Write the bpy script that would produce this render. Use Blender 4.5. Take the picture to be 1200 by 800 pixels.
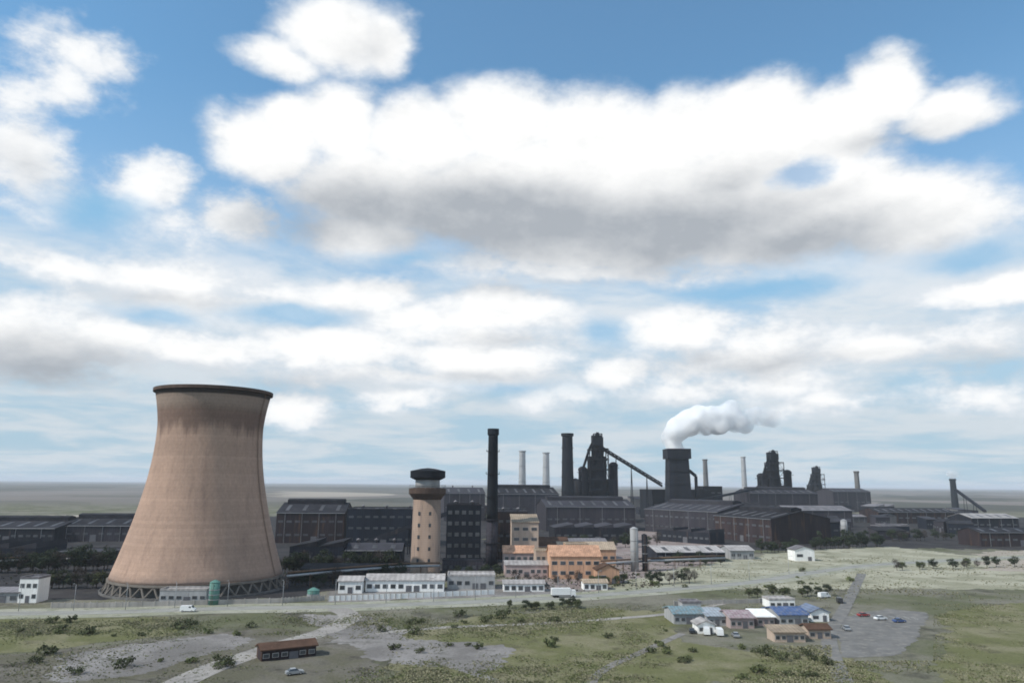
import bpy, math, random
from mathutils import Vector, Matrix, noise as mnoise
R = math.radians
random.seed(11)
for o in list(bpy.data.objects): bpy.data.objects.remove(o)
C = bpy.context.scene
COL = C.collection

# ------------------------------------------------------------------ camera
FPX = 850.0                      # focal length in pixels of a 1200 px wide frame
CAM_H = 46.0
PITCH = math.atan(167 / FPX)
cam_d = bpy.data.cameras.new("camera"); cam = bpy.data.objects.new("camera", cam_d); COL.objects.link(cam)
cam_d.sensor_width = 36; cam_d.lens = 36 * FPX / 1200
cam_d.clip_start = 1; cam_d.clip_end = 90000
CROT = Matrix.Rotation(R(90) + PITCH, 3, 'X') @ Matrix.Rotation(R(0.48), 3, 'Z')
cam.matrix_world = Matrix.Translation((0, 0, CAM_H)) @ CROT.to_4x4()
C.camera = cam
def ray(px, py): return (CROT @ Vector(((px - 600) / FPX, -(py - 400) / FPX, -1))).normalized()
def G(px, py, z=0.0):
    d = ray(px, py); t = (z - CAM_H) / d.z
    return Vector((d.x * t, d.y * t, z))
def P(px, py, Y):
    d = ray(px, py); t = Y / d.y
    return Vector((d.x * t, Y, CAM_H + d.z * t))
def hpx(base, py):
    """real height of something standing at base whose top shows on row py"""
    v = base - Vector((0, 0, CAM_H)); c = CROT.transposed() @ v
    px = 600 + FPX * c.x / -c.z
    return P(px, py, base.y).z

# ------------------------------------------------------------------ render, world, sun
C.view_settings.view_transform = 'Standard'; C.view_settings.look = 'None'
C.view_settings.exposure = 0.0; C.view_settings.gamma = 1.0
cy = C.cycles
C.render.engine = 'CYCLES'
cy.use_adaptive_sampling = True; cy.adaptive_threshold = 0.02
cy.use_denoising = True
cy.max_bounces = 24; cy.diffuse_bounces = 3; cy.glossy_bounces = 2; cy.transmission_bounces = 3
cy.volume_bounces = 24; cy.transparent_max_bounces = 6
cy.volume_step_rate = 1.5; cy.volume_max_steps = 96
cy.filter_width = 1.8

SUN_EL, SUN_AZ = R(44), R(246)        # azimuth clockwise from +Y (the view direction): behind-left
sd = Vector((math.sin(SUN_AZ) * math.cos(SUN_EL), math.cos(SUN_AZ) * math.cos(SUN_EL), math.sin(SUN_EL)))
sl = bpy.data.lights.new("sun", 'SUN'); sl.energy = 3.7; sl.angle = R(0.53); sl.color = (1.0, .95, .88)
so = bpy.data.objects.new("sun", sl); COL.objects.link(so); so.rotation_euler = sd.to_track_quat('Z', 'Y').to_euler()

W = bpy.data.worlds.new("World"); C.world = W; W.use_nodes = True
nt = W.node_tree; N = nt.nodes; L = nt.links; N.clear()
def nd(t, **k):
    n = N.new(t)
    for a, b in k.items(): setattr(n, a, b)
    return n
def plug(sock, v):
    if isinstance(v, bpy.types.NodeSocket): L.new(v, sock)
    else: sock.default_value = v
def M(op, a, b=0.0, c=0.0, clamp=False):
    n = nd('ShaderNodeMath', operation=op, use_clamp=clamp)
    for s, v in zip(n.inputs, (a, b, c)): plug(s, v)
    return n.outputs[0]
def V(op, a, b=(0, 0, 0), c=(0, 0, 0), out=0):
    n = nd('ShaderNodeVectorMath', operation=op)
    for s, v in zip(n.inputs, (a, b, c)): plug(s, v)
    return n.outputs[out]
def SM(v, lo, hi, a=0.0, b=1.0):
    n = nd('ShaderNodeMapRange', interpolation_type='SMOOTHSTEP')
    plug(n.inputs[0], v)
    for i, x in zip((1, 2, 3, 4), (lo, hi, a, b)): n.inputs[i].default_value = x
    return n.outputs[0]
def NZ(vec, scale, detail=5, rough=.55, dist=0.0):
    n = nd('ShaderNodeTexNoise'); plug(n.inputs['Vector'], vec)
    n.inputs['Scale'].default_value = scale; n.inputs['Detail'].default_value = detail
    n.inputs['Roughness'].default_value = rough; n.inputs['Distortion'].default_value = dist
    return n
def MIX(f, a, b):
    n = nd('ShaderNodeMix', data_type='RGBA')
    plug(n.inputs[0], f)
    for s, v in ((n.inputs[6], a), (n.inputs[7], b)):
        if isinstance(v, tuple): v = (*v, 1) if len(v) == 3 else v
        plug(s, v)
    return n.outputs[2]
tc = nd('ShaderNodeTexCoord').outputs['Generated']
xyz = nd('ShaderNodeSeparateXYZ'); L.new(tc, xyz.inputs[0])
X_, Y_, Z_ = xyz.outputs
az = M('ARCTAN2', X_, Y_); el = M('ARCSINE', Z_)
cmb = nd('ShaderNodeCombineXYZ'); L.new(az, cmb.inputs[0]); L.new(el, cmb.inputs[1])
d3 = V('MULTIPLY', tc, (1, 1, 1.7))
wn = NZ(d3, 5.0, 6, .6).outputs['Color']
warp = V('MULTIPLY', V('SUBTRACT', wn, (.5, .5, .5)), (.13, .062, 0))
PW = V('ADD', cmb.outputs[0], warp)
fb = NZ(d3, 13.0, 7, .62)
fb_up = NZ(V('ADD', d3, (-.010, 0, .030)), 13.0, 4, .62)
fbm = fb.outputs[0]
def azel(px, py):
    d = ray(px, py); return math.atan2(d.x, d.y), math.asin(d.z)
def field(blobs, vec):
    acc = None
    for b in blobs:
        x, y, rx, ry = b[:4]; w = b[4] if len(b) > 4 else 1.0
        a, e = azel(x, y); k = 1.0 / FPX
        ix, iy = 1 / (rx * k * .93), 1 / (ry * k * .95)
        q = V('MULTIPLY_ADD', vec, (ix, iy, 0), (-a * ix, -e * iy, 0))
        ln = V('LENGTH', q, out=1)
        v = M('MULTIPLY_ADD', ln, -w, w)
        acc = v if acc is None else M('SMOOTH_MAX', acc, v, .12)
    return acc
big = [(300,172,95,52),(345,150,60,40),(400,150,90,62),(500,165,110,60),(600,150,105,72),(700,160,120,72),(800,160,110,72),
       (440,220,170,75),(600,235,240,82),(760,240,220,80),(890,150,110,62),(1045,105,66,44),(975,135,110,44),(880,130,110,50),(1110,125,80,32,.85),(960,235,130,60,.9),(700,215,260,90,1.1),
       (1015,235,115,62),(900,265,200,55),(1075,250,110,62,1.0),(870,215,120,80,1.0),(960,170,110,60,.9),(700,285,260,50,.85),(420,275,120,40,.7),
       (400,42,100,62,.95),(330,75,75,28,.7),(455,55,60,50,.9)]
mid = [(100,70,85,42,.65),(75,100,50,45,.5),(30,190,75,75,.8),(165,225,62,48,.85),(275,255,65,38,.9),(200,262,80,30,.6),(20,110,50,60,.5),
       (60,310,130,26,.8),(190,325,150,34,.75),(300,345,100,34,.6),(420,350,110,36,.95),(600,366,130,36,1.05),(500,378,120,30,.9),(130,392,75,26,1.05),
       (230,408,120,28,1.1),(400,412,160,36,1.15),(560,425,170,34,1.05),(30,400,130,62,.85),(717,436,62,28,1.0),(800,386,105,40,1.15),(1020,412,95,28,1.05),
       (1165,335,95,26,1.1),(900,400,110,32,.8),(1090,395,90,28,.6),(345,478,60,26,.85),(470,470,90,20,.7),(650,460,120,22,.5),(700,320,260,26,.7),(540,310,130,28,.6),(1150,470,120,30,.5),(980,475,120,24,.6),(250,360,260,44,.6),(560,395,300,50,.6),(900,410,260,50,.65),(1130,400,120,50,.6),(500,445,300,26,.6),(880,450,260,26,.6)]
hole = [(942,202,44,24,1.0)]
grey = [(430,245,210,58,.95),(590,262,300,78,1.25),(780,270,270,72,1.2),(950,285,190,48,.95),(860,215,110,40,.6),(350,262,130,50,.9),
        (440,62,60,40,.35),(50,432,150,44,.95),(260,446,240,24,.7),(600,402,120,16,.45),(900,425,120,22,.6),(180,350,180,16,.4),(1140,430,120,26,.6),(640,340,300,20,.55),(820,420,100,18,.5),(30,200,60,40,.4),(560,445,200,14,.4),(1040,160,120,24,.5),(1100,285,60,24,.4),(880,425,200,14,.5)]
Db = field(big, PW); Dm = field(mid, PW); Dh = field(hole, PW); Dg = field(grey, PW)
nz0 = M('SUBTRACT', fbm, .5)
D1 = M('MULTIPLY_ADD', nz0, .62, Db)
a1 = M('MULTIPLY', SM(D1, -.02, .42), M('MULTIPLY_ADD', SM(M('MULTIPLY_ADD', nz0, 1.2, Dh), .0, .8), -.72, 1.0))
D2 = M('MULTIPLY_ADD', nz0, 1.3, Dm)
a2 = M('MULTIPLY', SM(D2, .0, .50), .96)
# broken cumulus over the rest of the sky (behind and beside the camera) and streaky layers low over the plain
inv = M('DIVIDE', 1.0, M('ADD', M('MAXIMUM', Z_, 0.0), .10))
sc = nd('ShaderNodeCombineXYZ'); L.new(M('MULTIPLY', X_, inv), sc.inputs[0]); L.new(M('MULTIPLY', Y_, inv), sc.inputs[1])
lay = NZ(sc.outputs[0], .95, 6, .6, .3).outputs[0]
lowm = M('MULTIPLY', SM(Z_, .40, .22), 1.0)
a3 = M('MULTIPLY', M('MULTIPLY', SM(lay, .31, .58), lowm), .92)
back = M('MULTIPLY', SM(Y_, .55, .15), SM(lay, .46, .60))
alpha_s = M('MAXIMUM', a1, M('MAXIMUM', a2, back))
rel = M('MULTIPLY', M('SUBTRACT', fbm, fb_up.outputs[0]), 1.6)      # puffs: lit from above
gsh = M('ADD', SM(M('MULTIPLY_ADD', nz0, .14, Dg), -.14, .95), M('MULTIPLY', rel, -.34))
gsh = M('MINIMUM', M('MAXIMUM', gsh, 0.0), 1.0)
core = SM(M('MAXIMUM', D1, M('MULTIPLY', D2, .8)), .1, .6)
white = MIX(core, (.78, .83, .89), (1.06, 1.06, 1.05))
ccol = MIX(gsh, white, (.43, .465, .51))
sky = nd('ShaderNodeTexSky'); sky.sky_type = 'NISHITA'; sky.sun_disc = False
sky.sun_elevation = SUN_EL; sky.sun_rotation = SUN_AZ
sky.air_density = 1.0; sky.dust_density = .6; sky.ozone_density = 1.6; sky.altitude = 0
SKY_K = .135
skc0 = V('MULTIPLY', sky.outputs[0], (SKY_K * .72, SKY_K * 1.2, SKY_K * 1.3))
skc = MIX(SM(Z_, .52, .10, .10, .62), skc0, (.50, .64, .82))
low = MIX(SM(lay, .34, .62), (.47, .62, .74), (.82, .86, .90))
base = MIX(a3, skc, low)
hz = SM(Z_, .34, .04)
base = MIX(M('MULTIPLY', hz, .85), base, MIX(SM(lay, .36, .6), (.42, .58, .70), (.62, .70, .76)))
gaps = field([(330,374,130,20,1),(180,368,90,18,.8),(115,248,90,30,.9),(705,388,44,34,.8),(900,338,150,22,.8),(480,305,120,14,.6),(1130,300,90,26,.7),(600,455,160,14,.5)], PW)
gk = M('MULTIPLY', SM(M('MULTIPLY_ADD', nz0, .8, gaps), .0, .75), .85)
base = MIX(gk, base, (.27, .53, .78))
alpha_s = M('MULTIPLY', alpha_s, M('MULTIPLY_ADD', gk, -.95, 1.0))
base = MIX(alpha_s, base, ccol)
bg = nd('ShaderNodeBackground'); L.new(base, bg.inputs[0]); bg.inputs[1].default_value = 1.0
wo = nd('ShaderNodeOutputWorld'); L.new(bg.outputs[0], wo.inputs[0])
W.cycles.sampling_method = 'MANUAL'; W.cycles.sample_map_resolution = 512

# ------------------------------------------------------------------ materials
def mat(name, col, rough=.85, var=.25, scale=.3, streak=0, wave=None, bump=0.0, metal=0.0, col2=None, thr=.5, spec=.12):
    m = bpy.data.materials.new(name); m.use_nodes = True
    t = m.node_tree; n = t.nodes; l = t.links; n.clear()
    out = n.new('ShaderNodeOutputMaterial'); p = n.new('ShaderNodeBsdfPrincipled'); l.new(p.outputs[0], out.inputs[0])
    p.inputs['Roughness'].default_value = rough; p.inputs['Metallic'].default_value = metal
    p.inputs['Specular IOR Level'].default_value = spec
    tc = n.new('ShaderNodeTexCoord'); mp = n.new('ShaderNodeMapping'); l.new(tc.outputs['Object'], mp.inputs[0])
    if streak: mp.inputs['Scale'].default_value = (1, 1, .12)
    nz = n.new('ShaderNodeTexNoise'); nz.inputs['Scale'].default_value = scale; nz.inputs['Detail'].default_value = 7; nz.inputs['Roughness'].default_value = .62
    l.new(mp.outputs[0], nz.inputs['Vector'])
    oi = n.new('ShaderNodeObjectInfo')
    mr = n.new('ShaderNodeMapRange'); mr.inputs[1].default_value = .3; mr.inputs[2].default_value = .7
    mr.inputs[3].default_value = 1 - var; mr.inputs[4].default_value = 1 + var; l.new(nz.outputs[0], mr.inputs[0])
    rnd = n.new('ShaderNodeMapRange'); rnd.inputs[3].default_value = 1 - var * .5; rnd.inputs[4].default_value = 1 + var * .5; l.new(oi.outputs['Random'], rnd.inputs[0])
    mu = n.new('ShaderNodeMath'); mu.operation = 'MULTIPLY'; l.new(mr.outputs[0], mu.inputs[0]); l.new(rnd.outputs[0], mu.inputs[1])
    last = mu.outputs[0]
    if wave:                                    # (axis, period m, depth): sheet ribs, boards, panel joints
        ax, per, dp = wave
        w = n.new('ShaderNodeTexWave'); w.wave_type = 'BANDS'; w.bands_direction = ax; w.wave_profile = 'SAW' if dp > .3 else 'SIN'
        w.inputs['Scale'].default_value = .314 / per; w.inputs['Distortion'].default_value = 0.0
        l.new(tc.outputs['Object'], w.inputs['Vector'])
        wr = n.new('ShaderNodeMapRange'); wr.inputs[3].default_value = 1 - min(dp, .3); wr.inputs[4].default_value = 1.0; l.new(w.outputs['Fac'], wr.inputs[0])
        m2 = n.new('ShaderNodeMath'); m2.operation = 'MULTIPLY'; l.new(last, m2.inputs[0]); l.new(wr.outputs[0], m2.inputs[1]); last = m2.outputs[0]
    vm = n.new('ShaderNodeVectorMath'); vm.operation = 'SCALE'; vm.inputs[0].default_value = col; l.new(last, vm.inputs['Scale'])
    cout = vm.outputs[0]
    if col2:
        nz2 = n.new('ShaderNodeTexNoise'); nz2.inputs['Scale'].default_value = scale * 2.7; nz2.inputs['Detail'].default_value = 8; nz2.inputs['Roughness'].default_value = .65
        l.new(mp.outputs[0], nz2.inputs['Vector'])
        r2 = n.new('ShaderNodeMapRange'); r2.inputs[1].default_value = thr - .06; r2.inputs[2].default_value = thr + .09; l.new(nz2.outputs[0], r2.inputs[0])
        mx = n.new('ShaderNodeMix'); mx.data_type = 'RGBA'; l.new(r2.outputs[0], mx.inputs[0]); l.new(cout, mx.inputs[6]); mx.inputs[7].default_value = (*col2, 1); cout = mx.outputs[2]
    l.new(cout, p.inputs['Base Color'])
    if bump:
        b = n.new('ShaderNodeBump'); b.inputs['Strength'].default_value = .6; b.inputs['Distance'].default_value = bump
        l.new(nz.outputs[0], b.inputs['Height']); l.new(b.outputs[0], p.inputs['Normal'])
    return m
MT = dict(
 conc=mat('pale_concrete', (.36,.335,.31), .9, .25, .25, 1),
 conc_dark=mat('sooty_concrete', (.13,.125,.12), .9, .35, .25, 1),
 col_conc=mat('column_concrete', (.17,.15,.13), .9, .2, .5),
 soot=mat('sooty_brick', (.014,.017,.022), .85, .35, .2, 1, col2=(.03,.028,.028), thr=.6),
 furnace=mat('furnace_steel', (.010,.012,.017), .7, .4, .12, 1, col2=(.028,.02,.018), thr=.62),
 steelw=mat('dark_sheeting', (.020,.022,.030), .7, .35, .12, 1, wave=('X',1.6,.25), col2=(.06,.045,.045), thr=.62),
 bluew=mat('slate_blue_sheeting', (.017,.021,.032), .65, .35, .12, 1, wave=('X',1.6,.25)),
 rustw=mat('brown_sheeting', (.038,.028,.031), .8, .35, .12, 1, wave=('X',1.6,.25), col2=(.085,.05,.035), thr=.58),
 purw=mat('purple_grey_sheeting', (.048,.044,.055), .8, .3, .12, 1, wave=('X',1.6,.25), col2=(.05,.046,.05), thr=.56),
 roofd=mat('bitumen_roof', (.022,.022,.027), .9, .45, .06, col2=(.045,.042,.045), thr=.58),
 roofb=mat('weathered_roof', (.042,.041,.050), .85, .35, .05, col2=(.042,.042,.047), thr=.54),
 roofg=mat('grey_sheet_roof', (.2,.19,.2), .7, .3, .15, wave=('X',2.2,.2), col2=(.13,.11,.1), thr=.6),
 roofp=mat('pale_sheet_roof', (.40,.375,.36), .7, .25, .15, wave=('X',2.2,.2), col2=(.2,.17,.16), thr=.6),
 rooft=mat('teal_roof', (.17,.25,.28), .7, .3, .3, wave=('X',1.2,.25), col2=(.2,.18,.16), thr=.55),
 rooft3=mat('pale_blue_roof', (.34,.38,.42), .6, .25, .3, wave=('X',1.2,.25), col2=(.2,.16,.13), thr=.6),
 roofbl2=mat('blue_grey_roof', (.16,.2,.28), .6, .25, .3, wave=('X',1.2,.25), col2=(.25,.23,.22), thr=.6),
 roofpk=mat('pink_roof', (.31,.23,.245), .7, .3, .3, wave=('X',1.2,.25), col2=(.36,.33,.32), thr=.54),
 roofbl=mat('blue_roof', (.085,.135,.27), .6, .25, .3, wave=('X',1.2,.25), col2=(.2,.2,.22), thr=.57),
 rooft2=mat('tan_roof', (.38,.30,.22), .8, .3, .3, wave=('X',1.2,.25), col2=(.25,.2,.16), thr=.58),
 roofbr=mat('brown_roof', (.085,.05,.035), .85, .3, .3, col2=(.12,.07,.05), thr=.6),
 rooforg=mat('orange_tile', (.50,.29,.19), .85, .3, .35, wave=('X',.9,.25), col2=(.28,.17,.12), thr=.58),
 tanw=mat('tan_render', (.42,.33,.265), .9, .2, .3, 1, col2=(.31,.24,.2), thr=.63),
 tanb=mat('tan_brick', (.25,.185,.145), .9, .2, .25, 1, wave=('Z',.9,.12), col2=(.15,.115,.1), thr=.6),
 orgw=mat('orange_brick', (.52,.31,.20), .9, .2, .3, 1, col2=(.33,.2,.15), thr=.6),
 pinkw=mat('pink_render', (.4,.31,.29), .9, .2, .3, 1),
 greyw2=mat('sooty_render', (.12,.115,.115), .85, .3, .2, 1, col2=(.06,.055,.055), thr=.6),
 whitew=mat('white_render', (.84,.83,.80), .85, .12, .4, 1, col2=(.45,.43,.4), thr=.66),
 greyw=mat('grey_render', (.33,.33,.33), .85, .2, .3, 1, col2=(.22,.22,.22), thr=.64),
 teal=mat('teal_paint', (.10,.21,.18), .6, .2, .5, 1, col2=(.13,.11,.08), thr=.68),
 brownb=mat('brown_band', (.09,.062,.05), .85, .3, .4, 1),
 glass=mat('dirty_glass', (.05,.06,.07), .2, .2, .5, spec=.6),
 glazing=mat('hall_glazing', (.06,.064,.07), .35, .6, .15, spec=.5),
 skyl=mat('skylight_panel', (.07,.07,.076), .4, .4, .2),
 frame=mat('window_frame', (.4,.4,.39), .7, .1, 1),
 door=mat('door_paint', (.12,.12,.13), .6, .2, .6),
 galv=mat('galvanised_steel', (.33,.34,.35), .5, .15, .8, metal=.3),
 bark=mat('bark', (.07,.058,.048), .95, .3, 2),
 leafd=mat('dark_foliage', (.032,.042,.024), .8, .45, .5),
 leafo=mat('olive_foliage', (.075,.085,.042), .8, .4, .5),
 leafg=mat('spring_foliage', (.12,.135,.06), .8, .35, .5),
 leafg2=mat('dry_straw', (.20,.19,.11), .9, .3, .5),
 tuft_a=mat('green_tuft', (.15,.165,.075), .9, .3, .2),
 tuft_b=mat('straw_tuft', (.235,.22,.14), .9, .3, .2),
 tuft_c=mat('olive_tuft', (.12,.13,.065), .9, .3, .2),
 twig=mat('bare_twigs', (.06,.05,.044), .95, .35, .5),
 rubber=mat('rubber', (.02,.02,.02), .8, .1, 2),
 rim=mat('rim', (.4,.4,.4), .4, .1, 2, metal=.6),
 cwhite=mat('white_paint', (.75,.75,.74), .35, .05, 1, spec=.5),
 cred=mat('red_paint', (.30,.04,.035), .35, .05, 1, spec=.5),
 cblue=mat('blue_paint', (.05,.09,.22), .35, .05, 1, spec=.5),
 cdark=mat('dark_paint', (.03,.032,.036), .35, .05, 1, spec=.5),
 cgrey=mat('silver_paint', (.38,.39,.40), .35, .05, 1, metal=.4, spec=.5),
 lamp=mat('headlight_glass', (.7,.7,.68), .2, .02, 1),
 road=mat('dusty_asphalt', (.31,.305,.275), .95, .18, .12, col2=(.24,.235,.215), thr=.6),
 asph=mat('worn_asphalt', (.165,.16,.152), .95, .25, .12, col2=(.23,.215,.195), thr=.55),
 kerb=mat('kerb_stone', (.34,.33,.31), .9, .15, .5),
 paint=mat('road_paint', (.6,.6,.57), .8, .25, 1.5),
 rail=mat('rusty_rail', (.14,.09,.06), .6, .2, 1),
)
def ground_mat(name, a, b, c, s1, s2, thr1=.5, thr2=.56, bump=.35, patches=False):
    m = bpy.data.materials.new(name); m.use_nodes = True
    t = m.node_tree; n = t.nodes; l = t.links; n.clear()
    out = n.new('ShaderNodeOutputMaterial'); p = n.new('ShaderNodeBsdfPrincipled'); l.new(p.outputs[0], out.inputs[0])
    p.inputs['Roughness'].default_value = .97; p.inputs['Specular IOR Level'].default_value = .1
    tc = n.new('ShaderNodeTexCoord')
    def nz(s, d=8, r=.65, sc=(1, 1, 1)):
        mp = n.new('ShaderNodeMapping'); mp.inputs['Scale'].default_value = sc; l.new(tc.outputs['Object'], mp.inputs[0])
        q = n.new('ShaderNodeTexNoise'); q.inputs['Scale'].default_value = s; q.inputs['Detail'].default_value = d; q.inputs['Roughness'].default_value = r
        l.new(mp.outputs[0], q.inputs['Vector']); return q.outputs[0]
    def rmp(v, lo, hi, x=0., y=1.):
        q = n.new('ShaderNodeMapRange'); l.new(v, q.inputs[0])
        for i, k in zip((1, 2, 3, 4), (lo, hi, x, y)): q.inputs[i].default_value = k
        return q.outputs[0]
    def mix(f, x, y):
        q = n.new('ShaderNodeMix'); q.data_type = 'RGBA'; l.new(f, q.inputs[0])
        for s, v in ((q.inputs[6], x), (q.inputs[7], y)):
            if isinstance(v, tuple): s.default_value = (*v, 1)
            else: l.new(v, s)
        return q.outputs[2]
    n1 = nz(s1); n2 = nz(s2, 9, .7)
    col = mix(rmp(n1, thr1 - .07, thr1 + .07), a, b)
    col = mix(rmp(n2, thr2 - .06, thr2 + .08), col, c)
    if patches:
        vo = n.new('ShaderNodeTexVoronoi'); vo.inputs['Scale'].default_value = 1.0; vo.inputs['Randomness'].default_value = 1
        mp = n.new('ShaderNodeMapping'); mp.inputs['Scale'].default_value = (1 / 700, 1 / 1500, 1); mp.inputs['Rotation'].default_value = (0, 0, .3)
        l.new(tc.outputs['Object'], mp.inputs[0]); l.new(mp.outputs[0], vo.inputs['Vector'])
        sp = n.new('ShaderNodeSeparateColor'); l.new(vo.outputs['Color'], sp.inputs[0])
        fcol = mix(rmp(sp.outputs[0], .2, .8), (.115, .11, .09), (.19, .168, .15))
        fcol = mix(rmp(sp.outputs[1], .7, .75), fcol, (.085, .085, .07))
        geo = n.new('ShaderNodeSeparateXYZ'); l.new(tc.outputs['Object'], geo.inputs[0])
        col = mix(rmp(geo.outputs[1], 1300, 1600), col, fcol)
    fine = rmp(nz(1.3, 5, .7), .25, .75, .72, 1.28)
    sc = n.new('ShaderNodeVectorMath'); sc.operation = 'SCALE'; l.new(col, sc.inputs[0]); l.new(fine, sc.inputs['Scale'])
    l.new(sc.outputs[0], p.inputs['Base Color'])
    b_ = n.new('ShaderNodeBump'); b_.inputs['Distance'].default_value = bump; b_.inputs['Strength'].default_value = .8
    l.new(nz(.7, 8, .7), b_.inputs['Height']); l.new(b_.outputs[0], p.inputs['Normal'])
    return m
GM = ground_mat('rough_ground', (.115,.12,.068), (.19,.178,.14), (.07,.066,.05), .018, .05, .5, .58, .5, True)
G_green = ground_mat('green_grass', (.135,.138,.062), (.205,.19,.115), (.085,.078,.048), .05, .11, .52, .6, .5)
G_pale = ground_mat('dry_grass', (.27,.26,.185), (.38,.36,.275), (.14,.135,.085), .03, .055, .5, .59, .4)
G_dirt = ground_mat('grey_dirt', (.17,.158,.148), (.27,.252,.24), (.085,.082,.066), .05, .1, .5, .6, .3)
G_dark = ground_mat('cinder', (.030,.029,.031), (.048,.044,.045), (.075,.072,.066), .03, .07, .5, .6, .3)
G_pink = ground_mat('pinkish_rubble', (.24,.19,.175), (.28,.235,.22), (.12,.105,.09), .04, .12, .5, .58, .5)
G_dirt2 = ground_mat('pale_track', (.34,.315,.29), (.28,.26,.24), (.17,.16,.14), .08, .2, .5, .6, .3)
G_olive = ground_mat('olive_dirt', (.115,.108,.075), (.17,.155,.13), (.07,.064,.05), .05, .1, .5, .56, .4)
G_verge = ground_mat('trodden_verge', (.34,.33,.27), (.27,.27,.2), (.16,.165,.11), .06, .16, .5, .6, .3)
G_sand = ground_mat('bare_sand', (.32,.28,.23), (.36,.31,.26), (.2,.18,.14), .04, .12, .5, .6, .3)

# ------------------------------------------------------------------ mesh helpers
class MB:
    def __init__(s): s.v = []; s.f = []; s.sm = []
    def add(s, vs, fs, smooth=False):
        b = len(s.v); s.v += [tuple(v) for v in vs]; s.f += [[i + b for i in f] for f in fs]; s.sm += [smooth] * len(fs); return s
    def box(s, x0, x1, y0, y1, z0, z1):
        return s.add([(x0,y0,z0),(x1,y0,z0),(x1,y1,z0),(x0,y1,z0),(x0,y0,z1),(x1,y0,z1),(x1,y1,z1),(x0,y1,z1)],
                     [(0,3,2,1),(4,5,6,7),(0,1,5,4),(1,2,6,5),(2,3,7,6),(3,0,4,7)])
    def lathe(s, prof, seg=24, c=(0, 0), smooth=True, closed=False):
        n = len(prof); vs = []
        for k in range(seg):
            a = 2 * math.pi * k / seg
            for r, z in prof: vs.append((c[0] + r * math.cos(a), c[1] + r * math.sin(a), z))
        fs = []
        m = n if closed else n - 1
        for k in range(seg):
            k2 = (k + 1) % seg
            for i in range(m):
                j = (i + 1) % n
                fs.append((k * n + i, k2 * n + i, k2 * n + j, k * n + j))
        s.add(vs, fs, smooth)
        if not closed:
            b = len(s.v) - seg * n
            for e, rev in ((0, True), (n - 1, False)):
                if prof[e][0] > .001:
                    f = [b + k * n + e for k in range(seg)]
                    s.f.append(f[::-1] if rev else f); s.sm.append(False)
        return s
    def tube(s, a, b, r0, r1=None, seg=8):
        a, b = Vector(a), Vector(b); r1 = r0 if r1 is None else r1
        d = (b - a); q = d.to_track_quat('Z', 'Y')
        vs = []
        for p, r in ((a, r0), (b, r1)):
            for k in range(seg):
                t = 2 * math.pi * k / seg; vs.append(p + q @ Vector((r * math.cos(t), r * math.sin(t), 0)))
        fs = [(k, (k + 1) % seg, seg + (k + 1) % seg, seg + k) for k in range(seg)]
        fs += [tuple(range(seg))[::-1], tuple(range(seg, 2 * seg))]
        return s.add(vs, fs, seg > 6)
    def path(s, pts, r, seg=10):
        for a, b in zip(pts, pts[1:]): s.tube(a, b, r, r, seg)
        return s
    def beam(s, a, b, w):
        return s.tube(a, b, w * .7, w * .7, 4)
    def prism(s, pts, x0, x1):
        """outline pts in (y, z), extruded along x"""
        n = len(pts)
        vs = [(x0, y, z) for y, z in pts] + [(x1, y, z) for y, z in pts]
        return s.add(vs, [tuple(range(n)), tuple(range(n, 2 * n))[::-1]] + [(i, n + i, n + (i + 1) % n, (i + 1) % n) for i in range(n)])
    def build(s, name, m, parent=None, loc=None):
        me = bpy.data.meshes.new(name); me.from_pydata(s.v, [], s.f)
        me.polygons.foreach_set('use_smooth', s.sm); me.materials.append(m); me.update()
        o = bpy.data.objects.new(name, me); COL.objects.link(o)
        if parent: o.parent = parent
        if loc: o.location = loc
        return o
def tag(o, label, cat=None, group=None, kind=None):
    if label: o['label'] = label
    if cat: o['category'] = cat
    if group: o['group'] = group
    if kind: o['kind'] = kind
    return o
def thing(name, label, cat, loc=(0, 0, 0), rz=0, group=None):
    o = bpy.data.objects.new(name, None); COL.objects.link(o); o.empty_display_size = 1
    o.location = loc; o.rotation_euler = (0, 0, rz)
    return tag(o, label, cat, group)
def dup(root, loc, rz=0, label=None, group=None, s=1.0, mats=None):
    r = root.copy(); COL.objects.link(r); r.location = loc; r.rotation_euler = (0, 0, rz); r.scale = (s, s, s) if not isinstance(s, tuple) else s
    if label: r['label'] = label
    if group: r['group'] = group
    for ch in list(root.children):
        c = ch.copy(); COL.objects.link(c); c.parent = r
        for g in list(ch.children):
            d = g.copy(); COL.objects.link(d); d.parent = c
    return r

# ------------------------------------------------------------------ ground
def gz(x, y):
    d = math.hypot(x, y)
    k = min(1, max(0, (d - 1500) / 3500))
    return k * (mnoise.noise(Vector((x / 2600, y / 2600, 3.1))) * 16 + 6) - (0 if d < 1500 else 0)
def ground():
    b = MB()
    ys = [-3000, -800, -200, 60, 400, 800, 1200, 1600]
    while ys[-1] < 42000: ys.append(ys[-1] * 1.11)
    nx = 70; vs = []; fs = []
    for y in ys:
        hw = 2500 + max(y, 0) * 1.1
        for i in range(nx + 1):
            x = (i / nx * 2 - 1) * hw; vs.append((x, y, gz(x, y)))
    for j in range(len(ys) - 1):
        for i in range(nx):
            a = j * (nx + 1) + i; fs.append((a, a + 1, a + nx + 2, a + nx + 1))
    b.add(vs, fs, True)
    tag(b.build('ground', GM), 'rough grassy industrial plain running back to a flat horizon', kind='structure')
ground()
lift = [0.0]
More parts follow.
